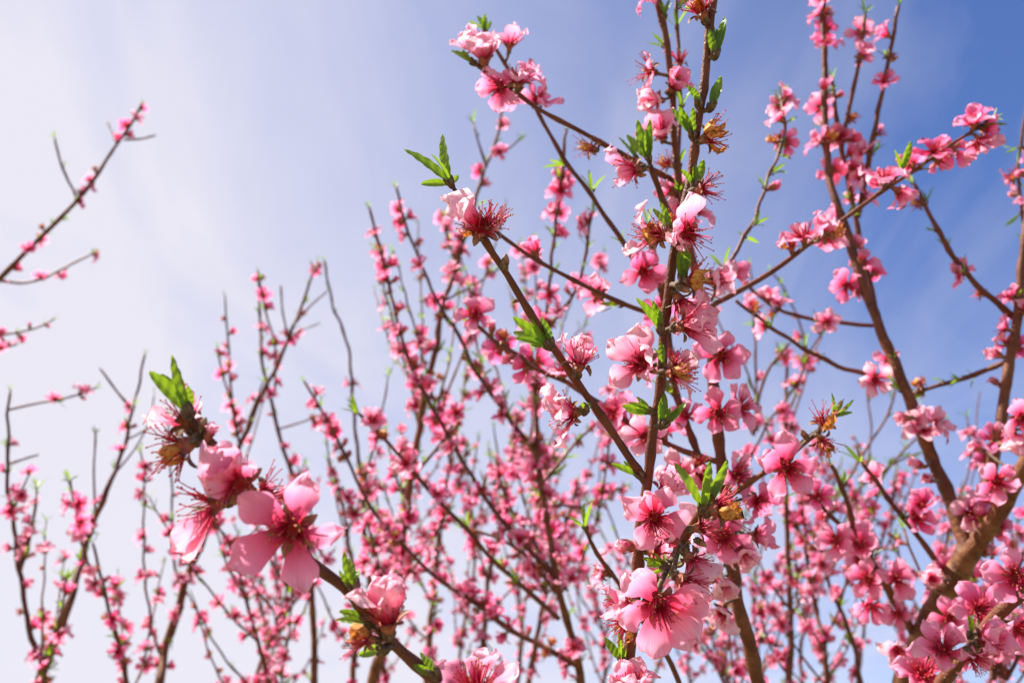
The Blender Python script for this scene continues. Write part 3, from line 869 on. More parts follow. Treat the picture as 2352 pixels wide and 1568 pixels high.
near.hero_tuft(432, 950, 0.343, [(405, 818), (358, 852), (440, 893), (384, 858, 0.012)])
near.hero_tuft(816, 1358, 0.350, [(785, 1275), (800, 1285), (822, 1305), (788, 1310)])
near.hero_tuft(852, 1432, 0.352, [(778, 1414), (790, 1398), (822, 1402), (826, 1416)])
near.hero_tuft(885, 1490, 0.354, [(828, 1494), (842, 1480), (836, 1486, 0.01)])
near.hero_tuft(1002, 1550, 0.357, [(972, 1500), (956, 1530), (985, 1512)])
# ---- the shoot that forks off to the left
near.hero(1106, 524, 0.463, (0.10, 0.45, 0.85), 'ragged', 1.15, 0.95, pet((148, 0.55, 1.15), (168, 0.75, 1.0), (15, 0.6, 0.42, 0.8)))
near.hero(1112, 535, 0.468, (0.55, 0.6, 0.4), 'ragged', 1.0, 0.5, pet((30, 0.9, 0.3)), foot=True)
near.hero(1096, 528, 0.474, (-0.5, 0.2, 0.6), 'dry', 0.75, foot=True)
near.hero_tuft(1037, 424, 0.474, [(1008, 310), (943, 334), (1002, 352, -0.01), (972, 415), (1052, 404)])
near.hero(1158, 617, 0.472, (0.12, 0.95, 0.2), 'bud', 0.9, 0.9, pet(), foot=True)
near.hero(1188, 690, 0.478, (-0.9, -0.3, 0.3), 'bud', 0.4, 0.9, pet(), foot=True)
near.hero_tuft(1262, 796, 0.482, [(1188, 724), (1183, 757), (1190, 768), (1216, 740), (1225, 786), (1236, 742)])
near.hero_tuft(1268, 792, 0.480, [(1250, 732), (1263, 765), (1242, 758)])
near.hero(1326, 860, 0.485, (0.18, 0.93, 0.25), 'ragged', 1.05, 0.5, pet((165, 0.75, 0.9), (330, 0.9, 0.7), (100, 0.95, 0.85), (250, 1.0, 0.6)), foot=True)
near.hero(1340, 944, 0.487, (-0.96, -0.10, 0.22), 'ragged', 1.05, 0.62, pet((95, 0.62, 1.1), (30, 0.75, 1.1), (285, 0.5, 1.08), (150, 0.9, 1.0)), foot=True)
near.hero_tuft(1345, 942, 0.484, [(1328, 945), (1338, 930), (1354, 930)])
near.hero_tuft(1474, 1094, 0.500, [(1412, 1060), (1435, 1062)])
# ---- the upright shoot, from the top down
near.hero(1622, 52, 0.498, (-0.45, 0.86, 0.2), 'dry', 1.0, 0.4, pet((150, 1.1, 0.5)), foot=True)
near.hero_tuft(1643, 130, 0.497, [(1640, 45), (1672, 42), (1660, 55), (1630, 70), (1655, 70)])
near.hero_tuft(1632, 250, 0.497, [(1662, 172), (1648, 190), (1650, 205), (1640, 200)])
near.hero_tuft(1606, 244, 0.497, [(1583, 192), (1596, 205)])
near.hero_tuft(1592, 315, 0.497, [(1546, 250), (1568, 245), (1592, 247), (1572, 268)])
near.hero(1602, 325, 0.498, (0.85, 0.25, 0.45), 'dry', 1.0, 0.4, pet(), foot=True)
near.hero_tuft(1594, 430, 0.497, [(1622, 373), (1608, 385), (1600, 382), (1572, 390)])
near.hero(1590, 440, 0.494, (0.93, 0.1, 0.3), 'ragged', 0.95, 0.4, pet((90, 1.2, 0.35)), foot=True)
near.hero(1580, 535, 0.486, (0.35, -0.22, 0.9), 'ragged', 1.12, 0.62, pet((103, 0.30, 1.12), (168, 0.55, 0.98), (200, 0.7, 0.7), (250, 0.9, 0.4)))
near.hero(1535, 545, 0.490, (-0.90, 0.15, 0.4), 'dry', 1.0, foot=True)
near.hero(1520, 545, 0.497, (-0.90, 0.05, 0.1), 'ragged', 1.0, 0.85, pet((60, 0.7, 1.1), (250, 0.9, 1.0)), foot=True)
near.hero(1545, 552, 0.500, (-0.3, 0.9, -0.2), 'dry', 0.9, foot=True)
near.hero_tuft(1542, 530, 0.485, [(1505, 478), (1525, 465), (1530, 490)])
near.hero_tuft(1566, 648, 0.488, [(1578, 566), (1564, 575), (1590, 585), (1572, 590)])
near.hero(1562, 655, 0.490, (0.85, 0.30, 0.4), 'dry', 1.05, 0.5, pet(), foot=True)
near.hero(1560, 660, 0.486, (0.8, -0.35, 0.5), 'bud', 0.8, 0.9, pet(), foot=True)
near.hero(1548, 668, 0.500, (0.45, -0.80, 0.1), 'ragged', 1.0, 0.6, pet((0, 0.9, 1.0), (70, 0.9, 0.9), (200, 0.9, 1.0)), foot=True)
near.hero(1548, 752, 0.490, (0.78, 0.12, 0.55), 'ragged', 1.12, 0.55, pet((95, 0.9, 1.0), (330, 0.40, 1.15), (40, 0.9, 0.9), (160, 1.15, 0.9)), foot=True)
near.hero_tuft(1520, 762, 0.492, [(1474, 682), (1484, 700), (1506, 694), (1512, 712)])
near.hero_tuft(1520, 846, 0.492, [(1518, 783), (1512, 800)])
near.hero(1476, 836, 0.486, (-0.42, 0.20, 0.85), 'open', 1.08, 0.66, pet((82, 0.35, 1.05), (140, 0.25, 1.08), (210, 0.15, 1.05), (30, 0.85, 0.95), (300, 1.0, 0.7)))
near.hero(1522, 856, 0.490, (0.88, -0.05, 0.4), 'dry', 1.0, 0.7, pet((80, 1.0, 0.8), (130, 1.2, 0.6)), foot=True)
near.hero(1530, 856, 0.492, (0.80, 0.45, 0.2), 'ragged', 0.95, 0.8, pet((60, 1.0, 0.9)), foot=True)
near.hero_tuft(1500, 946, 0.500, [(1432, 932), (1450, 918), (1466, 910), (1440, 944)])
near.hero_tuft(1518, 978, 0.495, [(1530, 903), (1520, 925), (1542, 935)])
near.hero_tuft(1524, 976, 0.495, [(1578, 932), (1560, 945)])
near.hero(1502, 1190, 0.482, (0.10, -0.12, 1), 'open', 1.02, 0.55, pet((72, 0.15, 1.1), (150, 0.2, 1.05), (232, 0.25, 0.98), (350, 0.05, 1.1), (110, 0.3, 1.0)))
near.hero(1526, 1122, 0.503, (0.35, 0.6, 0.5), 'cup', 0.95, 0.6)
near.hero(1468, 1256, 0.497, (-0.95, 0.12, 0.25), 'bud', 0.92, 0.75, foot=True)
near.hero(1476, 1250, 0.506, (0.9, 0.12, 0.2), 'dry', 0.8, 0.5, pet((340, 0.6, 0.9)), foot=True)
near.hero(1482, 1262, 0.497, (0.7, -0.25, 0.3), 'ragged', 1.0, 0.6, pet((300, 0.5, 1.1), (20, 0.6, 1.1), (90, 0.9, 0.9)), foot=True)
near.hero(1512, 1385, 0.446, (0.05, -0.20, 0.97), 'open', 1.22, 0.42, pet((128, 0.12, 1.08), (192, 0.18, 0.98), (262, 0.05, 1.1), (318, 0.0, 1.12), (12, 0.12, 1.08)))
near.hero(1548, 1318, 0.462, (0.75, -0.45, 0.45), 'ragged', 1.12, 0.45, pet((200, 0.35, 1.0), (240, 0.4, 1.05), (150, 0.6, 0.9)), foot=True)
near.hero(1462, 1392, 0.497, (-0.85, 0.15, 0.3), 'ragged', 1.0, 0.5, pet((80, 0.9, 1.1), (20, 0.9, 1.1), (300, 1.0, 1.0)), foot=True)
near.hero(1448, 1410, 0.498, (-0.5, -0.8, 0.2), 'dry', 0.95, foot=True)
near.hero_tuft(1530, 1300, 0.474, [(1483, 1276), (1512, 1270), (1490, 1292), (1502, 1318), (1525, 1272)])
near.hero_tuft(1612, 1168, 0.462, [(1562, 1062), (1632, 1060), (1682, 1066), (1655, 1110), (1632, 1100, -0.012)])
near.hero(1618, 1172, 0.463, (0.90, 0.20, 0.2), 'dry', 1.15, foot=True)
near.hero(1622, 1180, 0.466, (0.85, 0.35, -0.2), 'dry', 1.0, foot=True)
near.hero(1586, 1215, 0.470, (0.80, 0.2, 0.2), 'ragged', 0.9, 0.4, pet(), foot=True)
near.hero(1598, 1238, 0.472, (0.75, -0.45, 0.3), 'bud', 0.75, 0.9, pet(), foot=True)
near.hero(1562, 1238, 0.500, (-0.2, 0.3, -0.6), 'cup', 1.1, 0.85, pet((120, 0.6, 1.1), (200, 0.6, 1.1), (330, 0.5, 1.15), (40, 0.5, 1.0)))
near.hero(1570, 1262, 0.474, (0.55, -0.75, 0.1), 'ragged', 1.0, 0.95, pet((60, 0.8, 1.1), (150, 0.8, 1.1)), foot=True)
near.hero_tuft(1430, 1520, 0.500, [(1392, 1466), (1405, 1470), (1425, 1455), (1432, 1470)])
near.hero(1445, 1600, 0.490, (0.0, 0.9, 0.35), 'cup', 1.0, 0.5, foot=True)
near.hero(1610, 1065, 0.70, (-0.2, 0.1, 0.9), 'dry', 0.9)
# ---- the middle distance of the same tree
near.hero(1478, 386, 0.590, (-0.93, -0.28, 0.2), 'ragged', 1.12, 0.35, pet((85, 0.62, 1.15), (30, 1.1, 0.7), (280, 1.0, 0.8)), foot=True)
near.hero_tuft(1492, 370, 0.595, [(1438, 310), (1473, 276), (1502, 277), (1460, 300), (1482, 300)])
near.hero(1115, 160, 0.68, (-0.12, 0.95, 0.25), 'cup', 1.15, 0.75, foot=True)
near.hero(1100, 125, 0.69, (-0.55, 0.75, 0.0), 'cup', 1.0, 0.6, foot=True)
near.hero(1168, 122, 0.79, (0.1, 0.95, 0.2), 'cup', 1.1, 0.5, foot=True)
near.hero(1190, 208, 0.67, (0.05, 0.85, 0.35), 'open', 1.1, 0.3, foot=True)
near.hero(1225, 245, 0.78, (0.45, 0.55, 0.6), 'open', 1.1, 0.25, foot=True)
near.hero_tuft(1088, 146, 0.68, [(1042, 110), (1060, 118), (1065, 128)])
near.hero_tuft(1115, 75, 0.80, [(1100, 34), (1115, 30), (1128, 48)])
near.hero(1370, 345, 0.70, (-0.6, 0.1, 0.4), 'dry', 0.95, foot=True)
near.hero(1655, 818, 0.675, (-0.02, -0.12, 1), 'open', 1.12, 0.3)
near.hero(1475, 625, 0.745, (0.05, 0.05, 1), 'open', 1.12, 0.2)
near.hero(1650, 948, 0.69, (-0.1, -0.1, 1), 'open', 1.02, 0.25)
near.hero(1662, 1232, 0.66, (-0.05, -0.1, 1), 'open', 1.15, 0.15)
near.hero(1702, 1262, 0.66, (0.3, -0.6, 0.7), 'cup', 1.0, 0.7)
near.hero(1735, 1230, 0.68, (0.8, 0.1, 0.5), 'cup', 1.1, 0.3)
near.hero(1806, 1072, 0.585, (0.05, -0.08, 1), 'open', 1.15, 0.3)
near.hero(1848, 562, 0.72, (-0.25, 0.9, 0.3), 'open', 1.15, 0.35, foot=True)
near.hero(1880, 552, 0.73, (0.2, 0.9, 0.2), 'cup', 1.05, 0.4, foot=True)
near.hero(2030, 428, 0.75, (0.05, 0.95, 0.2), 'open', 1.1, 0.35, foot=True)
near.hero(2235, 300, 0.77, (-0.2, 0.9, 0.25), 'open', 1.0, 0.4, foot=True)
near.hero(2240, 310, 0.77, (0.3, -0.7, 0.3), 'ragged', 1.0, 0.5, foot=True)
near.hero_tuft(2068, 395, 0.74, [(2062, 345), (2098, 330), (2085, 350)])
near.hero_tuft(2262, 280, 0.78, [(2290, 264), (2275, 268)])
near.hero(1888, 985, 0.60, (-0.05, 0.8, 0.6), 'dry', 1.05, 0.3, pet(), foot=True)
near.hero(1876, 995, 0.60, (0.35, -0.7, 0.5), 'dry', 1.0, foot=True)
near.hero(1852, 1005, 0.60, (-0.5, 0.7, 0.3), 'bud', 0.85, 0.95, pet(), foot=True)
near.hero_tuft(1912, 958, 0.60, [(1918, 906), (1962, 922), (1955, 945), (1935, 918)])
near.hero(1585, 720, 0.56, (0.3, 0.3, 0.8), 'ragged', 1.0, 0.7, pet((80, 0.9, 0.8)))
near.hero(1090, 722, 0.82, (0.1, 0.5, 0.85), 'open', 1.1, 0.35)
for x, y, fx, fy, k in ((1700, 935, 0.4, 0.5, 'open'), (1560, 1085, -0.3, 0.1, 'open'), (1480, 1000, -0.2, 0, 'open'), (1600, 1085, 0.1, -0.3, 'cup'), (1690, 1090, 0.6, 0.3, 'open'), (1740, 1150, 0.5, -0.3, 'open'),
                        (1640, 640, 0.5, 0.2, 'cup'), (1655, 1330, 0.1, -0.5, 'cup'), (1660, 1400, -0.4, -0.4, 'cup'), (1545, 200, 0.5, 0.5, 'cup'), (1510, 230, -0.7, -0.2, 'cup'), (1490, 160, -0.9, 0.2, 'ragged'), (1520, 310, -0.3, 0.5, 'cup')):
    near.hero(x, y, 0.70, (fx, fy, 0.7), k, near.rng.uniform(0.95, 1.15), near.rng.uniform(0.1, 0.8) if y < 1300 else 0.95)
near.finish()

# ================================================================== the right-hand tree with the thick forked limb
right = Tree((0.50, 1.08, 0), 'peach tree with thick grey-brown trunk forking into a wide V of limbs', 5)
tr = right.branch('trunk', [(2010, 1900, 0.98), (2050, 1680, 0.95), (2085, 1560, 0.94), (2130, 1440, 0.92), (2178, 1350, 0.91), (2228, 1262, 0.90)], 66, 54, below=[(0.50, 1.08, -0.03, 0.05), (0.47, 1.05, 0.5, 0.046), (0.42, 1.0, 1.0, 0.042)], wig=0.5)
lb = right.branch('branch', curve([(2225, 1275), (2205, 1215), (2172, 1120), (2112, 980), (2062, 850), (2011, 724), (1976, 637), (1940, 510), (1909, 433), (1899, 357), (1894, 200), (1892, 60), (1896, -60)], 0.90, 1.08), 35, 10, wig=0.6)
rb = right.branch('branch', curve([(2222, 1275), (2262, 1225), (2310, 1150), (2352, 1070), (2420, 930), (2520, 700)], 0.90, 0.82), 40, 26, wig=0.5)
sb = right.branch('branch', curve([(2235, 1265), (2258, 1180), (2275, 1090), (2294, 990), (2312, 880), (2334, 750), (2346, 620), (2362, 500), (2372, 380)], 0.93, 0.98), 32, 15, wig=0.5)
second = right.branch('branch', curve([(2010, 715), (2001, 663), (1981, 587), (1970, 520), (1955, 449), (1935, 357), (1920, 255), (1912, 190)], 1.03, 1.06), 15, 9)
sec2 = right.branch('branch', curve([(1933, 345), (1945, 270), (1961, 204), (1976, 127), (1986, 35)], 1.05, 1.03), 10, 8)
third = right.branch('branch', curve([(1970, 500), (1981, 449), (1991, 398), (2004, 316), (2017, 255), (2037, 163), (2052, 76), (2063, 15)], 1.05, 1.0), 12, 9)
nb_ = right.branch('branch', curve([(2336, 735), (2292, 699), (2241, 653), (2190, 587), (2139, 500), (2098, 423)], 0.97, 0.98), 16, 9)
ob = right.branch('branch', curve([(2058, 862), (1986, 858), (1909, 832), (1828, 790), (1760, 742), (1690, 688)], 1.0, 0.92), 12, 8)
pb = right.branch('twig', curve([(2318, 826), (2266, 850), (2215, 868), (2154, 886), (2092, 904)], 0.96, 1.0), 12, 8)
qb = right.branch('twig', curve([(2012, 748), (1930, 742), (1838, 728), (1766, 697), (1700, 640)], 1.02, 1.05), 10, 7)
ub = right.branch('branch', curve([(2112, 1478), (2062, 1391), (2037, 1345), (1996, 1273), (1960, 1202), (1930, 1105), (1908, 1070)], 0.93, 0.88), 20, 10)
vb = right.branch('branch', curve([(2180, 1335), (2113, 1238), (2062, 1172), (2010, 1100), (1981, 1065)], 0.92, 0.90), 15, 9)
wb = right.branch('branch', curve([(2060, 1395), (2000, 1300), (1945, 1227), (1890, 1165), (1848, 1125)], 0.96, 0.90), 13, 9)
r2 = right.branch('branch', curve([(2060, 1800), (2110, 1650), (2167, 1560), (2215, 1510), (2263, 1441), (2303, 1401), (2352, 1362), (2460, 1280)], 0.66, 0.60), 32, 26, below=[(0.47, 1.05, 0.55, 0.03), (0.42, 0.85, 1.1, 0.022)], wig=0.5)
ft = right.branch('twig', curve([(2370, 150), (2345, 330), (2340, 400), (2350, 520)], 1.1, 1.1), 8, 6)
for b, kw in ((lb, dict(pf=0.55, pl=0.2, lo=0.12)), (second, dict(pf=0.7, pl=0.2)), (sec2, dict(pf=0.9, pl=0.3)), (third, dict(pf=0.75, pl=0.2)), (nb_, dict(pf=0.5, pl=0.4, clump=0.7)), (ob, dict(pf=0.4, pl=0.2, tip=False)),
              (pb, dict(pf=0.5, pl=0.25, tip=False)), (qb, dict(pf=0.5, pl=0.2)), (ub, dict(pf=0.65, pl=0.2, lo=0.1)), (vb, dict(pf=0.65, pl=0.2)), (wb, dict(pf=0.7, pl=0.1)), (sb, dict(pf=0.6, pl=0.12, lo=0.1, tip=False)), (rb, dict(pf=0.35, pl=0.1, tip=False, two=0.5)), (r2, dict(pf=0.0, pl=0.0, tip=False)), (ft, dict(pf=0.9, pl=0.3, tip=False))):
    right.dress(b, size=1.0, **kw)
for a in (-38, -15, 10, 30, 52):
    x, y = 2352 - 60 * right.rng.random(), 1480 + right.rng.uniform(-150, 60)
    b = shoot(right, 2300 + right.rng.uniform(-60, 60), 1560, 1.0, a - 15, 420, 0.1, 10, 5)
    if b: right.dress(b, pf=0.7, pl=0.2)
for x, y, d, f, k, sz, tn in ((2290, 1106, 0.80, (-0.05, -0.15, 1), 'open', 1.15, 0.25), (2332, 1325, 0.615, (-0.55, 0.25, 0.75), 'open', 1.15, 0.4), (2250, 1400, 0.66, (-0.2, 0.4, 0.8), 'open', 1.1, 0.2), (2165, 1490, 0.62, (-0.1, 0.8, 0.55), 'open', 1.12, 0.3),
                              (2262, 1470, 0.60, (0.25, 0.5, 0.7), 'cup', 1.15, 0.35), (2235, 1510, 0.60, (0.25, -0.6, 0.6), 'ragged', 1.0, 0.4), (2120, 1545, 0.66, (-0.2, 0.7, 0.6), 'open', 1.2, 0.25), (2340, 1440, 0.62, (0.4, -0.2, 0.8), 'open', 1.1, 0.3), (2345, 960, 0.80, (0.1, -0.1, 1), 'open', 1.25, 0.45), (2330, 1000, 0.80, (-0.2, -0.8, 0.5), 'cup', 1.1, 0.95),
                              (2230, 1180, 0.90, (-0.1, 0.2, 0.9), 'open', 1.25, 0.95), (2250, 1195, 0.90, (0.6, -0.2, 0.7), 'cup', 1.15, 0.9), (2120, 985, 0.93, (-0.2, 0.6, 0.75), 'open', 1.2, 0.95), (2150, 975, 0.93, (0.5, 0.5, 0.7), 'open', 1.1, 0.6), (2105, 1190, 0.88, (0.1, 0.5, 0.8), 'open', 1.15, 0.1), (2120, 1160, 0.88, (-0.3, 0.7, 0.6), 'cup', 1.1, 0.15),
                              (2010, 870, 0.97, (-0.3, -0.3, 0.9), 'open', 1.2, 0.95), (1945, 655, 1.0, (-0.3, 0.0, 0.9), 'open', 1.15, 0.2), (2060, 1330, 0.87, (0.3, 0.2, 0.9), 'open', 1.2, 0.35), (1990, 1330, 0.88, (-0.4, 0.3, 0.8), 'open', 1.1, 0.25), (2000, 1390, 0.88, (-0.2, -0.5, 0.8), 'open', 1.15, 0.25), (1975, 1250, 0.88, (-0.3, 0.5, 0.8), 'open', 1.15, 0.3), (1920, 1240, 0.88, (-0.6, 0.2, 0.7), 'open', 1.1, 0.4), (2140, 1330, 0.86, (-0.2, 0.3, 0.9), 'cup', 1.0, 0.9), (2060, 1490, 0.85, (-0.3, -0.2, 0.9), 'cup', 1.15, 0.95), (2180, 1420, 0.80, (-0.1, 0.4, 0.9), 'open', 1.05, 0.2)):
    right.hero(x, y, d, f, k, sz, tn)
for x, y, f in ((2095, 960, (-0.95, 0.05, 0.2)), (2125, 1072, (-0.9, 0.3, 0.3)), (2140, 1105, (-0.6, 0.3, 0.6)), (2260, 1035, (-0.9, 0.3, 0.2)), (2285, 1010, (0.1, 0.9, 0.3)), (2305, 820, (-0.9, 0.3, 0.2)), (2260, 1275, (0.0, 0.6, 0.8))):
    right.hero(x, y, 0.90, f, 'bud', 1.25, 0.6, foot=True)
right.hero_tuft(2228, 1462, 0.61, [(2222, 1412), (2240, 1418), (2232, 1430)])
right.hero_tuft(2270, 1440, 0.61, [(2310, 1432), (2295, 1450), (2300, 1422)])
right.finish()

# ================================================================== trees behind
center = Tree((0.03, 1.55, 0), 'slender peach tree with long crossing shoots behind the nearest tree', 7)
ca = center.branch('trunk', [(1345, 1950, 1.30), (1340, 1650, 1.27), (1330, 1528, 1.25), (1310, 1447, 1.25), (1284, 1355, 1.24), (1269, 1268, 1.24), (1254, 1177, 1.24), (1238, 1075, 1.25), (1233, 973, 1.26), (1228, 911, 1.27), (1222, 800, 1.30)], 28, 8, below=[(0.03, 1.55, -0.03, 0.05), (0.05, 1.5, 0.6, 0.04), (0.1, 1.42, 1.1, 0.03)])
cb = center.branch('branch', curve([(1276, 1325), (1197, 1243), (1126, 1161), (1085, 1095), (1045, 1029), (1004, 957), (953, 860), (922, 780), (905, 700), (880, 600), (850, 480)], 1.24, 1.42), 13, 6)
cc = center.branch('branch', curve([(1234, 1039), (1177, 973), (1126, 901), (1085, 835), (1055, 775), (1024, 724), (993, 663), (963, 602), (932, 510), (908, 430)], 1.25, 1.40), 11, 6)
ce = center.branch('branch', [(890, 1750, 1.6), (856, 1564, 1.55), (891, 1467, 1.55), (912, 1330, 1.54), (932, 1177, 1.52), (947, 1075, 1.5), (963, 983, 1.5), (983, 871, 1.5), (1004, 789, 1.5), (1014, 714, 1.5), (1029, 663, 1.5), (1050, 602, 1.52), (1070, 540, 1.52), (1085, 474, 1.53), (1116, 387, 1.54), (1136, 331, 1.55), (1147, 286, 1.55), (1156, 245, 1.55)], 28, 6, below=[(0.03, 1.55, 0.2, 0.04), (-0.1, 1.6, 0.9, 0.03)])
cf = center.branch('twig', curve([(1118, 385), (1100, 330), (1088, 285)], 1.54, 1.55), 6, 4)
cf2 = center.branch('twig', curve([(1125, 360), (1160, 348), (1188, 325)], 1.54, 1.52), 6, 4)
cg = center.branch('branch', curve([(1284, 1420), (1200, 1345), (1126, 1279), (1075, 1217), (1019, 1161), (942, 1075), (881, 1004), (826, 950)], 1.22, 1.10), 13, 8)
ch = center.branch('branch', curve([(1325, 1528), (1233, 1477), (1167, 1441), (1106, 1396), (1045, 1355), (973, 1299), (922, 1248), (876, 1197), (830, 1126), (795, 1050), (760, 980), (700, 880)], 1.25, 1.40), 14, 6)
ci = center.branch('branch', curve([(1284, 1368), (1230, 1300), (1190, 1260), (1130, 1230), (1060, 1210)], 1.24, 1.3), 9, 6)
cj = center.branch('branch', curve([(1245, 1110), (1320, 1020), (1390, 950), (1410, 880)], 1.25, 1.35), 9, 5)
ck = center.branch('branch', curve([(1228, 930), (1240, 800), (1260, 680), (1270, 560), (1290, 420), (1298, 300)], 1.28, 1.15), 10, 7)
cl = center.branch('branch', curve([(1250, 760), (1310, 690), (1340, 610), (1355, 520), (1360, 490)], 1.22, 1.15), 9, 6)
cm = center.branch('twig', curve([(1050, 602), (1030, 560), (1020, 500)], 1.52, 1.55), 7, 5)
cn = center.branch('twig', curve([(1020, 690), (1080, 660), (1140, 620)], 1.5, 1.45), 6, 4)
co = center.branch('twig', curve([(1270, 1160), (1340, 1160), (1400, 1130), (1440, 1115)], 1.4, 1.7), 6, 4)
cp = center.branch('twig', curve([(1290, 1360), (1340, 1280), (1380, 1150), (1400, 1010), (1400, 940)], 1.3, 1.5), 7, 5)
for b, kw in ((ca, dict(pf=0.5, lo=0.35)), (cb, dict(pf=0.55)), (cc, dict(pf=0.65)), (ce, dict(pf=0.6, lo=0.2)), (cf, dict(pf=0.3)), (cf2, dict(pf=0.9)), (cg, dict(pf=0.85, two=0.6)), (ch, dict(pf=0.8, two=0.5)), (ci, dict(pf=0.8)), (cj, dict(pf=0.45, pl=0.6)), (ck, dict(pf=0.7, two=0.5)), (cl, dict(pf=0.7)), (cm, dict(pf=0.6)), (cn, dict(pf=0.1)), (co, dict(pf=0.2)), (cp, dict(pf=0.6))):
    kw.setdefault('pl', 0.25); center.dress(b, up=0.2, size=1.0, **kw)
for q in range(15):
    sx, sy = center.rng.choice([(1228, 930), (1238, 1075), (1004, 957), (1045, 1029), (963, 983), (1126, 901), (983, 871), (1177, 973)])
    bb = shoot(center, sx, sy, 1.35 + center.rng.uniform(0, 0.4), center.rng.uniform(-42, 42), center.rng.uniform(250, 560), center.rng.uniform(0.0, 0.5), 6.5, 3.2, 0.25, ymin=lambda x: 380 + 0.45 * abs(x - 1180))
    if bb: center.dress(bb, pf=0.26, pl=0.35, two=0.3, up=0.2, clump=0.8)
def low_outline(x):
    return 930 + 50 * math.sin(x / 60.0) if x < 1330 else 1120
for q in range(15):
    t = center.rng.random()
    sx, sy = (1330 - 100 * t, 1500 - 560 * t) if q % 2 else (870 + 100 * t, 1560 - 560 * t)
    b = shoot(center, sx, sy, 1.3 + center.rng.uniform(0, 0.25), center.rng.choice([-1, 1]) * center.rng.uniform(15, 60) - (18 if q % 2 else -10), center.rng.uniform(180, 420), center.rng.uniform(-0.1, 0.3), 8, 4, 0.5, ymin=low_outline)
    if b: center.dress(b, pf=0.8, pl=0.25, two=0.5, up=0.2)
center.finish()

def grove(label, base, seed, stems, n, ymin, ang=(8, 55), length=(160, 420), dd=0.3, pf=0.75, pl=0.28, wt=6.5, cap=290, two=0.4, space=0.033, hand=()):
    """a tree behind: stems traced from the photograph (with depth), then free shoots off them"""
    t = Tree(base, label, seed, cap=cap)
    rng = t.rng
    for i, (pix, d0, d1, w0, w1, sf, sl) in enumerate(stems):
        foot = P(pix[0][0], pix[0][1] + 260, d0 + 0.05)
        bl = [(base[0], base[1], 0.02 if i else -0.03, 0.045), (base[0] * 0.6 + foot.x * 0.4, base[1] * 0.6 + foot.y * 0.4, 0.75, 0.03), (foot.x, foot.y, max(1.0, foot.z), 0.02)]
        b = t.branch('trunk' if i == 0 else 'branch', curve(pix, d0, d1, 0.03, rng), w0, w1, below=bl, space=space)
        if sf: t.dress(b, pf=sf, pl=sl, up=0.2, two=two, clump=0.88)
    for pix, d0, d1, w0, w1, sf, sl in hand:
        b = t.branch('twig', curve(pix, d0, d1), w0, w1, space=space)
        if sf: t.dress(b, pf=sf, pl=sl, up=0.2, two=two, clump=0.88)
    for q in range(n):
        pix, d0, d1 = rng.choice(stems)[:3]
        k = rng.uniform(0, len(pix) - 1.3); i = int(k); f = k - i
        x, y = pix[i][0] * (1 - f) + pix[i + 1][0] * f, pix[i][1] * (1 - f) + pix[i + 1][1] * f
        b = shoot(t, x, y, d0 + (d1 - d0) * k / (len(pix) - 1), rng.choice([-1, 1]) * rng.uniform(*ang), rng.uniform(*length), rng.uniform(-dd, dd), wt, 3.2, 0.5, space, ymin)
        if b: t.dress(b, pf=pf, pl=pl, up=0.2, two=two, clump=0.88)
    t.finish()
    return t

# left of centre: slim wands rising to the middle of the picture
grove('peach tree of slim upright wands behind the blossom-tipped shoot', (-0.62, 1.75, 0), 21, [
    ([(350, 1640), (367, 1565), (377, 1498), (403, 1417), (423, 1345), (449, 1279), (469, 1228), (510, 1120), (551, 1024), (597, 917), (627, 856), (663, 780), (678, 734), (699, 689), (719, 627), (729, 602)], 1.75, 2.0, 24, 5, 0.32, 0.28),
    ([(720, 1640), (722, 1500), (715, 1350), (700, 1200), (673, 1095), (648, 1024), (627, 937), (602, 830), (597, 720), (592, 622)], 1.8, 2.0, 18, 5, 0.34, 0.35),
    ([(900, 1640), (860, 1420), (840, 1260), (830, 1100), (815, 980), (800, 800), (765, 704), (755, 653), (745, 602)], 1.85, 1.95, 14, 5, 0.34, 0.4),
    ([(640, 1640), (600, 1500), (560, 1360), (530, 1250), (470, 1180)], 1.7, 1.6, 12, 5, 0.8, 0.2),
    ], 16, lambda x: 700 if x < 560 else 860, pf=0.5, hand=[
    ([(551, 1024), (535, 930), (528, 850), (520, 724), (515, 678)], 1.9, 2.0, 7, 4, 0.75, 0.25),
    ([(551, 1024), (530, 920), (512, 860), (500, 800)], 1.9, 1.85, 7, 4, 0.9, 0.2),
    ([(632, 900), (632, 800), (615, 730), (602, 678), (596, 640)], 1.95, 1.95, 6, 4, 0.7, 0.3),
    ([(664, 780), (650, 720), (645, 655)], 2.0, 2.0, 5, 4, 0.0, 0.0), ([(680, 740), (715, 700), (748, 672)], 2.0, 2.0, 5, 4, 0.2, 0.3), ([(668, 770), (700, 755), (728, 745)], 2.0, 2.0, 4, 3, 0.3, 0.0),
    ([(640, 985), (690, 970), (745, 950)], 1.95, 2.0, 5, 4, 0.2, 0.0), ([(423, 1345), (405, 1320), (395, 1250), (395, 1150), (390, 1040), (385, 960)], 1.75, 1.8, 7, 4, 0.7, 0.2), ([(420, 1390), (370, 1500), (335, 1350), (330, 1200), (332, 1100), (325, 1040)], 1.75, 1.7, 8, 4, 0.8, 0.15)])
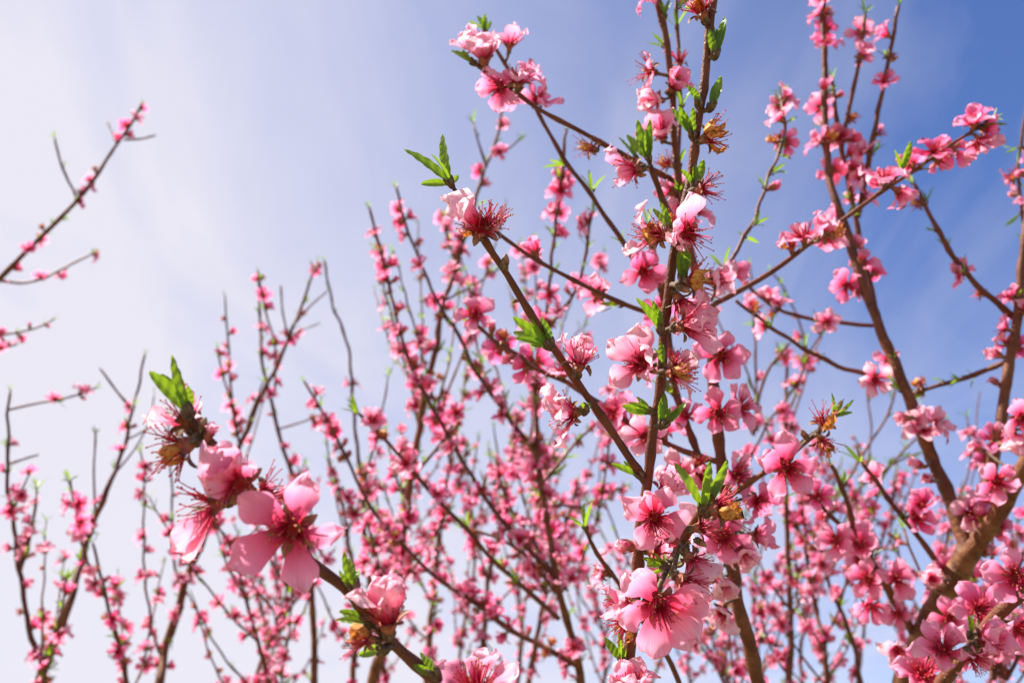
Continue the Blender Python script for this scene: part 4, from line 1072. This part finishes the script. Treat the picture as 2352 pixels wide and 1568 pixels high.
# far left, low
grove('peach tree with bare dark twigs and few blossoms beside the left-hand wands', (-1.05, 1.55, 0), 22, [
    ([(70, 1640), (92, 1555), (127, 1468), (163, 1371), (199, 1243), (224, 1177), (255, 1100), (286, 1024), (301, 947), (316, 896), (331, 815)], 1.55, 1.75, 26, 5, 0.35, 0.45),
    ([(110, 1640), (97, 1534), (61, 1417), (41, 1279), (20, 1126), (17, 1024), (22, 896)], 1.5, 1.6, 16, 6, 0.6, 0.35),
    ([(300, 1640), (285, 1530), (262, 1440), (235, 1340), (215, 1250)], 1.6, 1.55, 14, 6, 0.85, 0.3),
    ], 16, lambda x: 1080, pf=0.55, hand=[
    ([(301, 937), (270, 900), (229, 845)], 1.75, 1.75, 6, 4, 0.0, 0.0), ([(219, 1177), (216, 1090), (219, 998)], 1.65, 1.65, 6, 4, 0.15, 0.2), ([(199, 1240), (180, 1165), (153, 1095)], 1.65, 1.65, 7, 4, 0.2, 0.3),
    ([(22, 940), (90, 925), (160, 912), (219, 891)], 1.6, 1.7, 7, 4, 0.45, 0.15), ([(18, 1066), (50, 1055), (88, 1044)], 1.6, 1.65, 6, 4, 0.0, 0.3), ([(265, 1085), (310, 1030), (345, 960), (355, 900)], 1.7, 1.8, 5, 3, 0.15, 0.0), ([(290, 1010), (330, 990), (360, 970)], 1.7, 1.75, 5, 4, 0.0, 0.1)])
# far left, high: one long bough leaning in
t6 = Tree((-1.75, 1.75, 0), 'peach tree whose long leaning bough ends in bare forked tips against cloud', 23)
b6 = t6.branch('trunk', curve([(-420, 1500), (-300, 1050), (-150, 790), (0, 638), (77, 561), (138, 500), (179, 459), (214, 413), (265, 337), (296, 291), (326, 240)], 1.75, 1.95), 26, 6, below=[(-1.75, 1.75, -0.03, 0.05), (-1.6, 1.72, 0.7, 0.04)])
hnd = [([(179, 459), (143, 383), (125, 318)], 6, 5, 0.2, 0.2), ([(270, 332), (258, 305), (244, 275)], 6, 4, 0, 0), ([(286, 321), (320, 320), (357, 311)], 6, 4, 0, 0), ([(-20, 640), (46, 650), (102, 638), (153, 612), (214, 581)], 8, 5, 0.7, 0.1),
       ([(-120, 800), (0, 770), (77, 755), (122, 734)], 10, 5, 1.0, 0.3), ([(-100, 860), (-20, 810), (40, 790)], 8, 5, 1.0, 0.1)]
t6.dress(b6, pf=0.75, pl=0.3, lo=0.4, clump=0.8, two=0.25)
for pix, w0, w1, pf_, pl_ in hnd:
    b = t6.branch('twig', curve(pix, 1.9, 1.95), w0, w1); t6.dress(b, pf=pf_, pl=pl_, tip=pf_ > 0.1)
t6.finish()
# behind the centre: the densest bloom
grove('dense pink peach tree low in the gap left of the upright shoot', (-0.12, 2.35, 0), 24, [
    ([(800, 1640), (820, 1450), (810, 1300), (790, 1180), (770, 1080)], 2.0, 2.1, 16, 5, 0.8, 0.2), ([(980, 1640), (985, 1480), (1000, 1330), (1010, 1180), (1040, 1040), (1050, 960)], 2.0, 2.2, 18, 5, 0.8, 0.2),
    ([(1090, 1640), (1110, 1490), (1120, 1340), (1150, 1200), (1165, 1080), (1190, 960)], 2.0, 2.2, 18, 5, 0.8, 0.2), ([(1200, 1640), (1230, 1480), (1260, 1330), (1300, 1200), (1330, 1110)], 2.1, 2.2, 16, 5, 0.8, 0.2), ([(560, 1640), (600, 1520), (650, 1420), (720, 1330), (770, 1260)], 1.9, 2.0, 12, 5, 0.8, 0.2),
    ], 40, lambda x: 960 + 40 * math.sin(x / 45.0), pf=0.72, pl=0.3, two=0.5, wt=6)
# behind the right-hand tree
grove('dense pink peach tree low behind the thick forked trunk', (0.95, 2.15, 0), 25, [
    ([(1800, 1640), (1815, 1500), (1812, 1330), (1806, 1180), (1802, 1014), (1805, 900), (1808, 800)], 1.55, 1.7, 18, 7, 0.5, 0.6), ([(1900, 1640), (1895, 1500), (1870, 1380), (1850, 1240), (1862, 1100)], 1.6, 1.75, 16, 5, 0.8, 0.2),
    ([(1990, 1640), (1960, 1480), (1900, 1330), (1860, 1250), (1800, 1180)], 1.5, 1.7, 14, 5, 0.8, 0.2), ([(2120, 1640), (2140, 1500), (2180, 1380), (2200, 1260)], 1.6, 1.75, 12, 5, 0.8, 0.2), ([(2300, 1640), (2310, 1500), (2330, 1350), (2335, 1200)], 1.5, 1.7, 12, 5, 0.7, 0.3),
    ([(1700, 1640), (1660, 1560), (1620, 1480), (1540, 1400), (1480, 1350)], 1.6, 1.8, 10, 5, 0.5, 0.2),
    ], 44, lambda x: 1080 + 40 * math.sin(x / 50.0), pf=0.72, pl=0.32, two=0.45, hand=[
    ([(1870, 1230), (1930, 1130), (1990, 1030), (2040, 950), (2060, 880)], 1.7, 1.7, 8, 5, 0.1, 0.6), ([(1900, 1330), (1960, 1200), (2030, 1090), (2100, 1010), (2170, 960)], 1.75, 1.7, 8, 5, 0.1, 0.5), ([(1812, 1000), (1840, 900), (1885, 770)], 1.7, 1.8, 6, 4, 0.3, 0.1), ([(1730, 1000), (1745, 900), (1770, 840), (1812, 790)], 1.5, 1.5, 9, 6, 0.5, 0.2), ([(1740, 990), (1735, 820), (1730, 700), (1722, 610)], 1.6, 1.7, 7, 4, 0.4, 0.3),
    ([(1700, 1100), (1760, 980), (1830, 880), (1870, 790), (1890, 760)], 1.6, 1.5, 7, 4, 0.5, 0.3), ([(1800, 1080), (1750, 960), (1720, 860), (1660, 760), (1640, 690)], 1.6, 1.7, 6, 4, 0.4, 0.3), ([(1805, 960), (1850, 820), (1820, 700), (1770, 620)], 1.7, 1.8, 6, 4, 0.5, 0.3),
    ([(1950, 1180), (1990, 1080), (2000, 980), (1990, 900)], 1.7, 1.8, 6, 4, 0.2, 0.6), ([(2160, 1300), (2190, 1180), (2230, 1060), (2220, 960)], 1.7, 1.8, 6, 4, 0.4, 0.4), ([(1860, 1240), (1950, 1140), (2060, 1060), (2110, 1040)], 1.7, 1.6, 6, 4, 0.15, 0.7), ([(2200, 1260), (2250, 1120), (2240, 1010), (2250, 900)], 1.7, 1.9, 5, 3, 0.4, 0.2)])
# far behind: fine twigs and tiny blossoms that close the gaps
grove('distant peach tree with tiny blossoms behind the dense bloom left of the upright shoot', (-0.15, 3.6, 0), 26, [
    ([(620, 1640), (640, 1480), (660, 1330), (650, 1200)], 2.9, 3.1, 10, 4, 0.6, 0.3), ([(860, 1640), (880, 1470), (900, 1300), (930, 1160), (940, 1040)], 2.9, 3.1, 10, 4, 0.6, 0.3), ([(1050, 1640), (1060, 1470), (1090, 1300), (1080, 1150), (1100, 1000)], 2.8, 3.1, 10, 4, 0.6, 0.3),
    ([(1180, 1640), (1200, 1460), (1190, 1300), (1220, 1150), (1250, 1010)], 2.9, 3.1, 10, 4, 0.6, 0.3), ([(1380, 1640), (1390, 1500), (1370, 1380), (1330, 1260), (1310, 1160)], 2.9, 3.1, 9, 4, 0.6, 0.3),
    ], 46, lambda x: 950 + 60 * math.sin(x / 40.0), length=(130, 330), pf=0.62, pl=0.3, wt=4.5, two=0.4, space=0.034)
grove('distant peach tree with tiny blossoms between the upright shoot and the thick forked trunk', (1.1, 3.3, 0), 27, [
    ([(1600, 1640), (1580, 1520), (1600, 1400), (1580, 1280)], 2.7, 2.9, 9, 4, 0.6, 0.3), ([(1720, 1640), (1740, 1500), (1730, 1350), (1760, 1200), (1750, 1080)], 2.6, 2.8, 10, 4, 0.6, 0.3), ([(1850, 1640), (1840, 1480), (1880, 1330), (1900, 1180), (1930, 1060)], 2.6, 2.9, 10, 4, 0.6, 0.3),
    ([(1960, 1640), (1980, 1480), (2000, 1330), (2040, 1190), (2060, 1060)], 2.6, 2.9, 10, 4, 0.6, 0.3), ([(2080, 1640), (2100, 1480), (2150, 1330), (2170, 1180)], 2.7, 2.9, 9, 4, 0.6, 0.3), ([(2260, 1640), (2290, 1480), (2310, 1330)], 2.7, 2.9, 9, 4, 0.6, 0.3), ([(1480, 1640), (1500, 1560), (1530, 1480), (1540, 1400)], 2.7, 2.9, 8, 4, 0.6, 0.3),
    ], 56, lambda x: 1010 + 50 * math.sin(x / 45.0) + (180 if x < 1640 else 0), length=(130, 340), pf=0.62, pl=0.32, wt=4.5, two=0.4, space=0.034)
